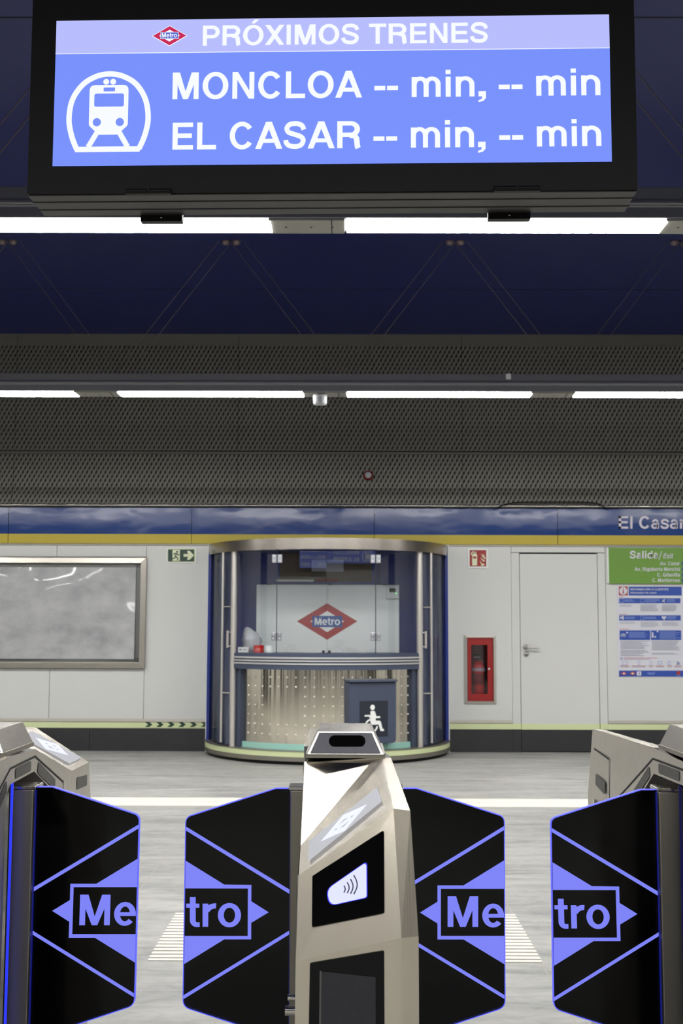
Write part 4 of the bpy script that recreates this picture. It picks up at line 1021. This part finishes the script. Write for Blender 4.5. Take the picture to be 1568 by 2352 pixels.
# front features, near and far end
def ends(T):
    b = MB()
    def fr(px, py, o=.004):
        n = (N['Cl'] - N['Dl']).cross(N['D'] - N['Dl']); n.normalize(); n = -n if n.y > 0 else n
        p = loc(hit(px, py, N['Dl'] + Vector((CXS[1], CY, 0)) + n * o, n)); return T(p)
    b.poly([fr(x, y, .0025) for x, y in roundpoly([(717, 2012), (881.5, 1906), (882.5, 2097), (716, 2130)], [4, 4, 4, 4])], 'black_gloss')
    rd = b.build('card_reader', tc)
    b = MB()
    shp = roundpoly([(841, 1980), (841.5, 2061), (758, 2079.5), (750, 2043)], [6, 7, 16, 26], 8)
    b.poly([fr(x, y, .0045) for x, y in shp], 'reader_glow')
    cxm = sum(q[0] for q in shp) / len(shp); cym = sum(q[1] for q in shp) / len(shp)
    b.poly([fr(cxm + (x - cxm) * 1.05, cym + (y - cym) * 1.05, .0035) for x, y in shp], 'reader_halo')
    for (xa_, ya_, xb_, yb_, bl_) in ((789.5, 2034, 790.5, 2050, 3), (797, 2026.5, 798, 2051.5, 4.5), (804.5, 2019, 805.5, 2053, 6), (812, 2010, 813, 2054, 8)):
        pts = [(xa_ + bl_ * math.sin(math.pi * k / 10) * 1.0, ya_ + (yb_ - ya_) * k / 10) for k in range(11)]
        put(b, stroke(pts, 2.8), lambda x, y: fr(x, y, .0055), 'slate_dark')
    b.build('contactless_symbol', rd)
    b = MB()
    def fl(px, py, Y): p = loc(at(px, py, Y)); return T(p)
    YL = CY - .8125
    z2 = 2900
    b.poly([fl(x, y, YL) for x, y in roundpoly([(711.5, 2213), (882, 2184), (884, 2560), (705, 2575)], [4, 4, 3, 3])], 'black_gloss')
    gp = b.build('ticket_window', tc)
    b = MB(); b.poly([fl(x, y, YL - .001) for x, y in ((736, 2231), (862, 2244), (863, 2520), (733, 2530))], 'plate_dark'); b.poly([fl(x, y, YL - .0015) for x, y in ((734, 2230), (738, 2230), (735, 2530), (731, 2530))], 'slot_grey'); b.build('painted_reflection', gp)  # lighter quad and edge line painted in for a reflection in the glass
    # sloping top screen
    n = (N['C'] - N['D']).cross(N['A'] - N['D']); n.normalize(); n = -n if n.z < 0 else n
    def tp(px, py, o): return T(loc(hit(px, py, N['D'] + Vector((CXS[1], CY, 0)) + n * o, n)))
    qd = [(709, 1932), (866, 1808), (876, 1841), (707, 1979)]
    b = MB(); b.poly([tp(x, y, .005) for x, y in qd], 'top_screen'); ts = b.build('top_screen', tc)
    b = MB()
    def bil(s__, t_):
        a = [qd[0][i] + (qd[1][i] - qd[0][i]) * s__ for i in (0, 1)]; c = [qd[3][i] + (qd[2][i] - qd[3][i]) * s__ for i in (0, 1)]
        return tuple(a[i] + (c[i] - a[i]) * t_ for i in (0, 1))
    for m, r, o in (('top_screen_logo', 1.0, .0022), ('top_screen', .50, .0028)):
        pass
    R1 = [(.5 + .33 * dx_, .5 + .46 * dy_) for dx_, dy_ in ((-1, 0), (0, -1), (1, 0), (0, 1))]; R2 = [(.5 + .14 * dx_, .5 + .19 * dy_) for dx_, dy_ in ((-1, 0), (0, -1), (1, 0), (0, 1))]
    for k in range(4):
        q = (k + 1) % 4; b.poly([tp(*bil(*R1[k]), .0058), tp(*bil(*R1[q]), .0058), tp(*bil(*R2[q]), .0058), tp(*bil(*R2[k]), .0058)], 'top_screen_logo')
    put(b, [[bil(.40, .40), bil(.60, .40), bil(.60, .60), bil(.40, .60)]], lambda x, y: tp(x, y, .006), 'top_screen_logo')
    b.build('screen_logo', ts)
for T in (lambda v: v, rot): ends(T)
# side modules: arch band, dark opening, slots, door lines, column, light strip
def side(T, mir):
    # built for the right-hand side (x>0); T turns it to the other side
    def yz(y, z, o): return T(Vector((xs(y, z) + o, y, z)))
    def line(pts, o=.0012, wd=.0045, m='groove'):
        pp = []
        for (a, c) in zip(pts, pts[1:]):
            pp += [(a[0] + (c[0] - a[0]) * k / 6, a[1] + (c[1] - a[1]) * k / 6) for k in range(6)]
        for q in stroke(pp + [pts[-1]], wd): b.poly([yz(y, z, o) for y, z in q], m)
    b = MB(); line([(-.62, .30), (-.62, .60), (-.46, .865), (-.12, 1.004), (.12, 1.004), (.43, .905), (.43, .30)])
    line([(-.44, .0), (-.44, .62)], wd=.004)
    ar = b.build('side_arch', tc)
    b = MB()
    def slot(pts): b.poly([yz(y, z, .0016) for y, z in roundpoly(pts, .008)], 'slot_grey')
    slot([(-.075, .976), (-.075, .999), (.075, .999), (.075, .976)])
    slot([(.145, .962), (.150, .989), (.335, .923), (.33, .898)])
    slot([(-.33, .862), (-.335, .887), (-.15, .985), (-.145, .960)])
    b.build('sensor_slot', ar)
    T2 = (lambda v: v) if mir > 0 else (lambda v: Vector((-v.x, v.y, v.z)))
    b = MB(); c = T2(Vector((.050, -.128, 0))); b.lathe([(.042, .0), (.042, .969)], (c.x, c.y, 0), 'steel_side', 32); b.build('guide_column', tc)
    b = MB(); q = [T2(Vector((x, y, z))) for z in (.03, .965) for x, y in ((.082, -.054), (.087, -.054), (.087, -.050), (.082, -.050))]
    for k in range(4): b.poly([q[k], q[(k + 1) % 4], q[4 + (k + 1) % 4], q[4 + k]], 'led_blue' if mir > 0 else 'led_dim')
    b.build('light_strip', tc)
side(lambda v: v, 1)
side(rot, -1)
b = MB(); b.prism([(-.025, y, z) for y, z in ((-.41, 0), (.37, 0), (.37, .84), (.10, .945), (-.10, .945), (-.36, .80), (-.41, .74))], (.05, 0, 0), 'black_gloss'); b.build('inner_panel', tc)
# hatch lines and slot on the tall end corner and the low end corner
def hatch(T):
    b = MB()
    # tall corner: outer side of the near right end (plane between E, El and mid)
    def on(y, z, o=.004): return T(Vector((xs(y, z) + o * .7, y, z)))
    pts = [(-.735, .965), (-.55, .955), (-.545, .60)]
    for a, c in zip(pts, pts[1:]):
        d = .0025
        if abs(a[1] - c[1]) < .1: b.poly([on(a[0], a[1] - d), on(c[0], c[1] - d), on(c[0], c[1] + d), on(a[0], a[1] + d)], 'groove')
        else: b.poly([on(a[0] - d, a[1]), on(a[0] + d, a[1]), on(c[0] + d, c[1]), on(c[0] - d, c[1])], 'groove')
    b.poly([on(y, z, .006) for y, z in roundpoly([(-.70, .868), (-.70, .90), (-.585, .89), (-.585, .855)], .008)], 'slot_grey')
    b.build('service_hatch', tc)
    if T is rot:
      b = MB(); c = T(Vector((.114, -.70, .80))); d = T(Vector((.010, 0, 0))); b.tube([c - d, c + d], .009, 'steel_polished', 12); b.tube([c - d + V(0, 0, .022), c + d * .6 + V(0, 0, .022)], .005, 'steel_polished', 8); b.build('key_lock', tc)
    b = MB()
    def on2(y, z, o=.0016): return T(Vector((-xs(-y, z) - o, y, z)))
    b.poly([on2(y, z) for y, z in roundpoly([(-.74, .855), (-.74, .885), (-.60, .895), (-.60, .862)], .006)], 'slot_grey')
    b.poly([on2(y, z) for y, z in ((-.76, .80), (-.57, .83), (-.57, .834), (-.76, .804))], 'groove')
    b.build('end_slot', tc)
    b = MB(); c = T(Vector((-.084, -.745, .70))); d = T(Vector((-.010, 0, 0))); b.tube([c - d, c + d], .008, 'steel_polished', 12); b.tube([c - d + V(0, 0, .02), c + d * .6 + V(0, 0, .02)], .005, 'steel_polished', 8); b.build('key_lock', tc)
for T in (lambda v: v, rot): hatch(T)
tc.location = (CXS[1], CY, 0)
tc['label'] = 'steel turnstile cabinet in the middle with lit contactless card reader'
for x, l in ((CXS[0], 'steel turnstile cabinet cut by the left edge of the photo'), (CXS[2], 'steel turnstile cabinet cut by the right edge of the photo')):
    c = copy_tree(tc); c.location = (x, CY, 0); c['label'] = l

# ================================================================== GATE FLAPS
YG = 2.70
def gp(px, py, d=0): p = at(px, py, YG); return Vector((p.x, YG - d, p.z))
def flap(kind, side_):
    # kind 'tro': hinged on its right; 'Me': hinged on its left.  Coordinates are photo pixels on the gate plane
    if kind == 'Me': X = lambda x: x
    post = 697 if False else (690 if kind == 'tro' else 896)
    root = thing('gate_flap', (gp(post, 1440).x, YG, 0), 'tmp', 'gate', 'black glass gate flaps with lit lettering')
    if kind == 'tro':
        out = roundpoly([(672, 1811), (634, 1811), (428, 1877), (421.5, 2310), (631, 2379), (672, 2379)], [0, 8, 17, 22, 8, 0], 8)
        bars = [[(427.5, 1897), (427.8, 1906.5), (665.5, 2052), (665.5, 2042)], [(421, 2284.5), (420.8, 2293.5), (664.5, 2144.5), (664.5, 2135.5)]]
        tri = [[(427.2, 1975.5), (426.3, 2039), (577.5, 2039.3), (577.7, 2031), (515.7, 2030.3)], [(423.6, 2212.4), (424.8, 2147.8), (577, 2147.8), (577, 2155.8), (515.5, 2155.8)]]
        frame = [[(569.7, 2031), (577.7, 2031), (577.2, 2155.8), (569.2, 2155.8)]]
        arrow = [[(577.6, 2068.5), (617.4, 2093.7), (577.2, 2118)]]
        txt_ = textpolys('tro', 428.5, 554, 2126.8, 71.5, True)
    else:
        out = roundpoly([(914, 1811), (955, 1811), (1156.3, 1876), (1158, 2311), (955, 2379), (914, 2379)], [0, 8, 17, 22, 8, 0], 8)
        bars = [[(1156.4, 1896), (1156.5, 1905.3), (920, 2049.5), (920, 2040)], [(1157.3, 2283.5), (1157.3, 2292.5), (920, 2148.5), (920, 2139.5)]]
        tri = [[(1156.8, 1974.4), (1157, 2039.8), (1004, 2039.8), (1003.8, 2032), (1063.5, 2032)], [(1157.4, 2213), (1157.2, 2147.7), (1004, 2147.7), (1003.8, 2156), (1063.5, 2156)]]
        frame = [[(1003.8, 2032), (1011.6, 2032), (1011.6, 2156), (1003.8, 2156)]]
        arrow = [[(1003.8, 2069.5), (963.8, 2094.3), (1003.8, 2119.3)]]
        txt_ = textpolys('Me', 1027, 1156.3, 2127.2, 70.3, True)
    b = MB(); b.prism([gp(x, y, .006) for x, y in out], (0, .012, 0), 'glass_flap'); gl = b.build('glass_panel', root)
    b = MB()
    n = len(out); cxm = 560 if kind == 'tro' else 1030; 
    # lit rim: thin strip along the polished edge
    for k in range(n - 1):
        a, c = out[k], out[k + 1]; dx_, dy_ = c[0] - a[0], c[1] - a[1]; l = math.hypot(dx_, dy_)
        if l < 1e-6: continue
        nx, ny = -dy_ / l, dx_ / l
        if (cxm - a[0]) * nx + (2095 - a[1]) * ny > 0: nx, ny = -nx, -ny
        wdt = 1.9
        q = [gp(a[0] - nx * .2, a[1] - ny * .2, .0062), gp(c[0] - nx * .2, c[1] - ny * .2, .0062), gp(c[0] + nx * wdt, c[1] + ny * wdt, .0062), gp(a[0] + nx * wdt, a[1] + ny * wdt, .0062)]
        b.prism(q, (0, .0124, 0), 'rim_glow')
    b.build('lit_rim', gl)
    b = MB(); put(b, bars + tri + frame + arrow + txt_, lambda x, y: gp(x, y, .0068), 'print_glow'); b.build('lit_lettering', gl)
    # post
    b = MB()
    x0, x1 = (668, 724) if kind == 'tro' else (863, 919)
    a, c = gp(x0, 1812).x, gp(x1, 1812).x; zt_ = gp(800, 1811.5).z
    b.box(a, c, YG - .03, YG + .03, 0, zt_, 'steel_dark'); b.build('post', root, bevel=.003)
    b = MB(); o0, o1 = (.0015, 0) if kind == 'tro' else (0, .008)
    if kind == 'tro': b.box(a - .004, c + .002, YG - .034, YG + .034, zt_, zt_ + .008, 'steel_smooth')
    else: b.box(a - .002, c + .006, YG - .034, YG + .034, zt_, zt_ + .008, 'steel_smooth')
    b.build('post_cap', root, bevel=.002)
    b = MB(); xe = a if kind == 'tro' else c; s_ = -1 if kind == 'tro' else 1
    b.box(min(xe, xe + s_ * .0012), max(xe, xe + s_ * .0012), YG - .016, YG - .0065, .38, zt_ - .004, 'led_edge'); b.build('light_strip', root)
    return root
dP = .820
f2_ = flap('tro', 1); f3_ = flap('Me', -1)
f2_['label'] = 'black glass gate flap reading tro in blue, left of the middle cabinet'
f3_['label'] = 'black glass gate flap reading Me in blue, right of the middle cabinet'
f4_ = copy_tree(f2_); f4_.location.x += dP; f4_['label'] = 'black glass gate flap reading tro in blue, at the far right cabinet'
f1_ = copy_tree(f3_); f1_.location.x -= dP; f1_['label'] = 'black glass gate flap reading Me in blue, at the far left cabinet'
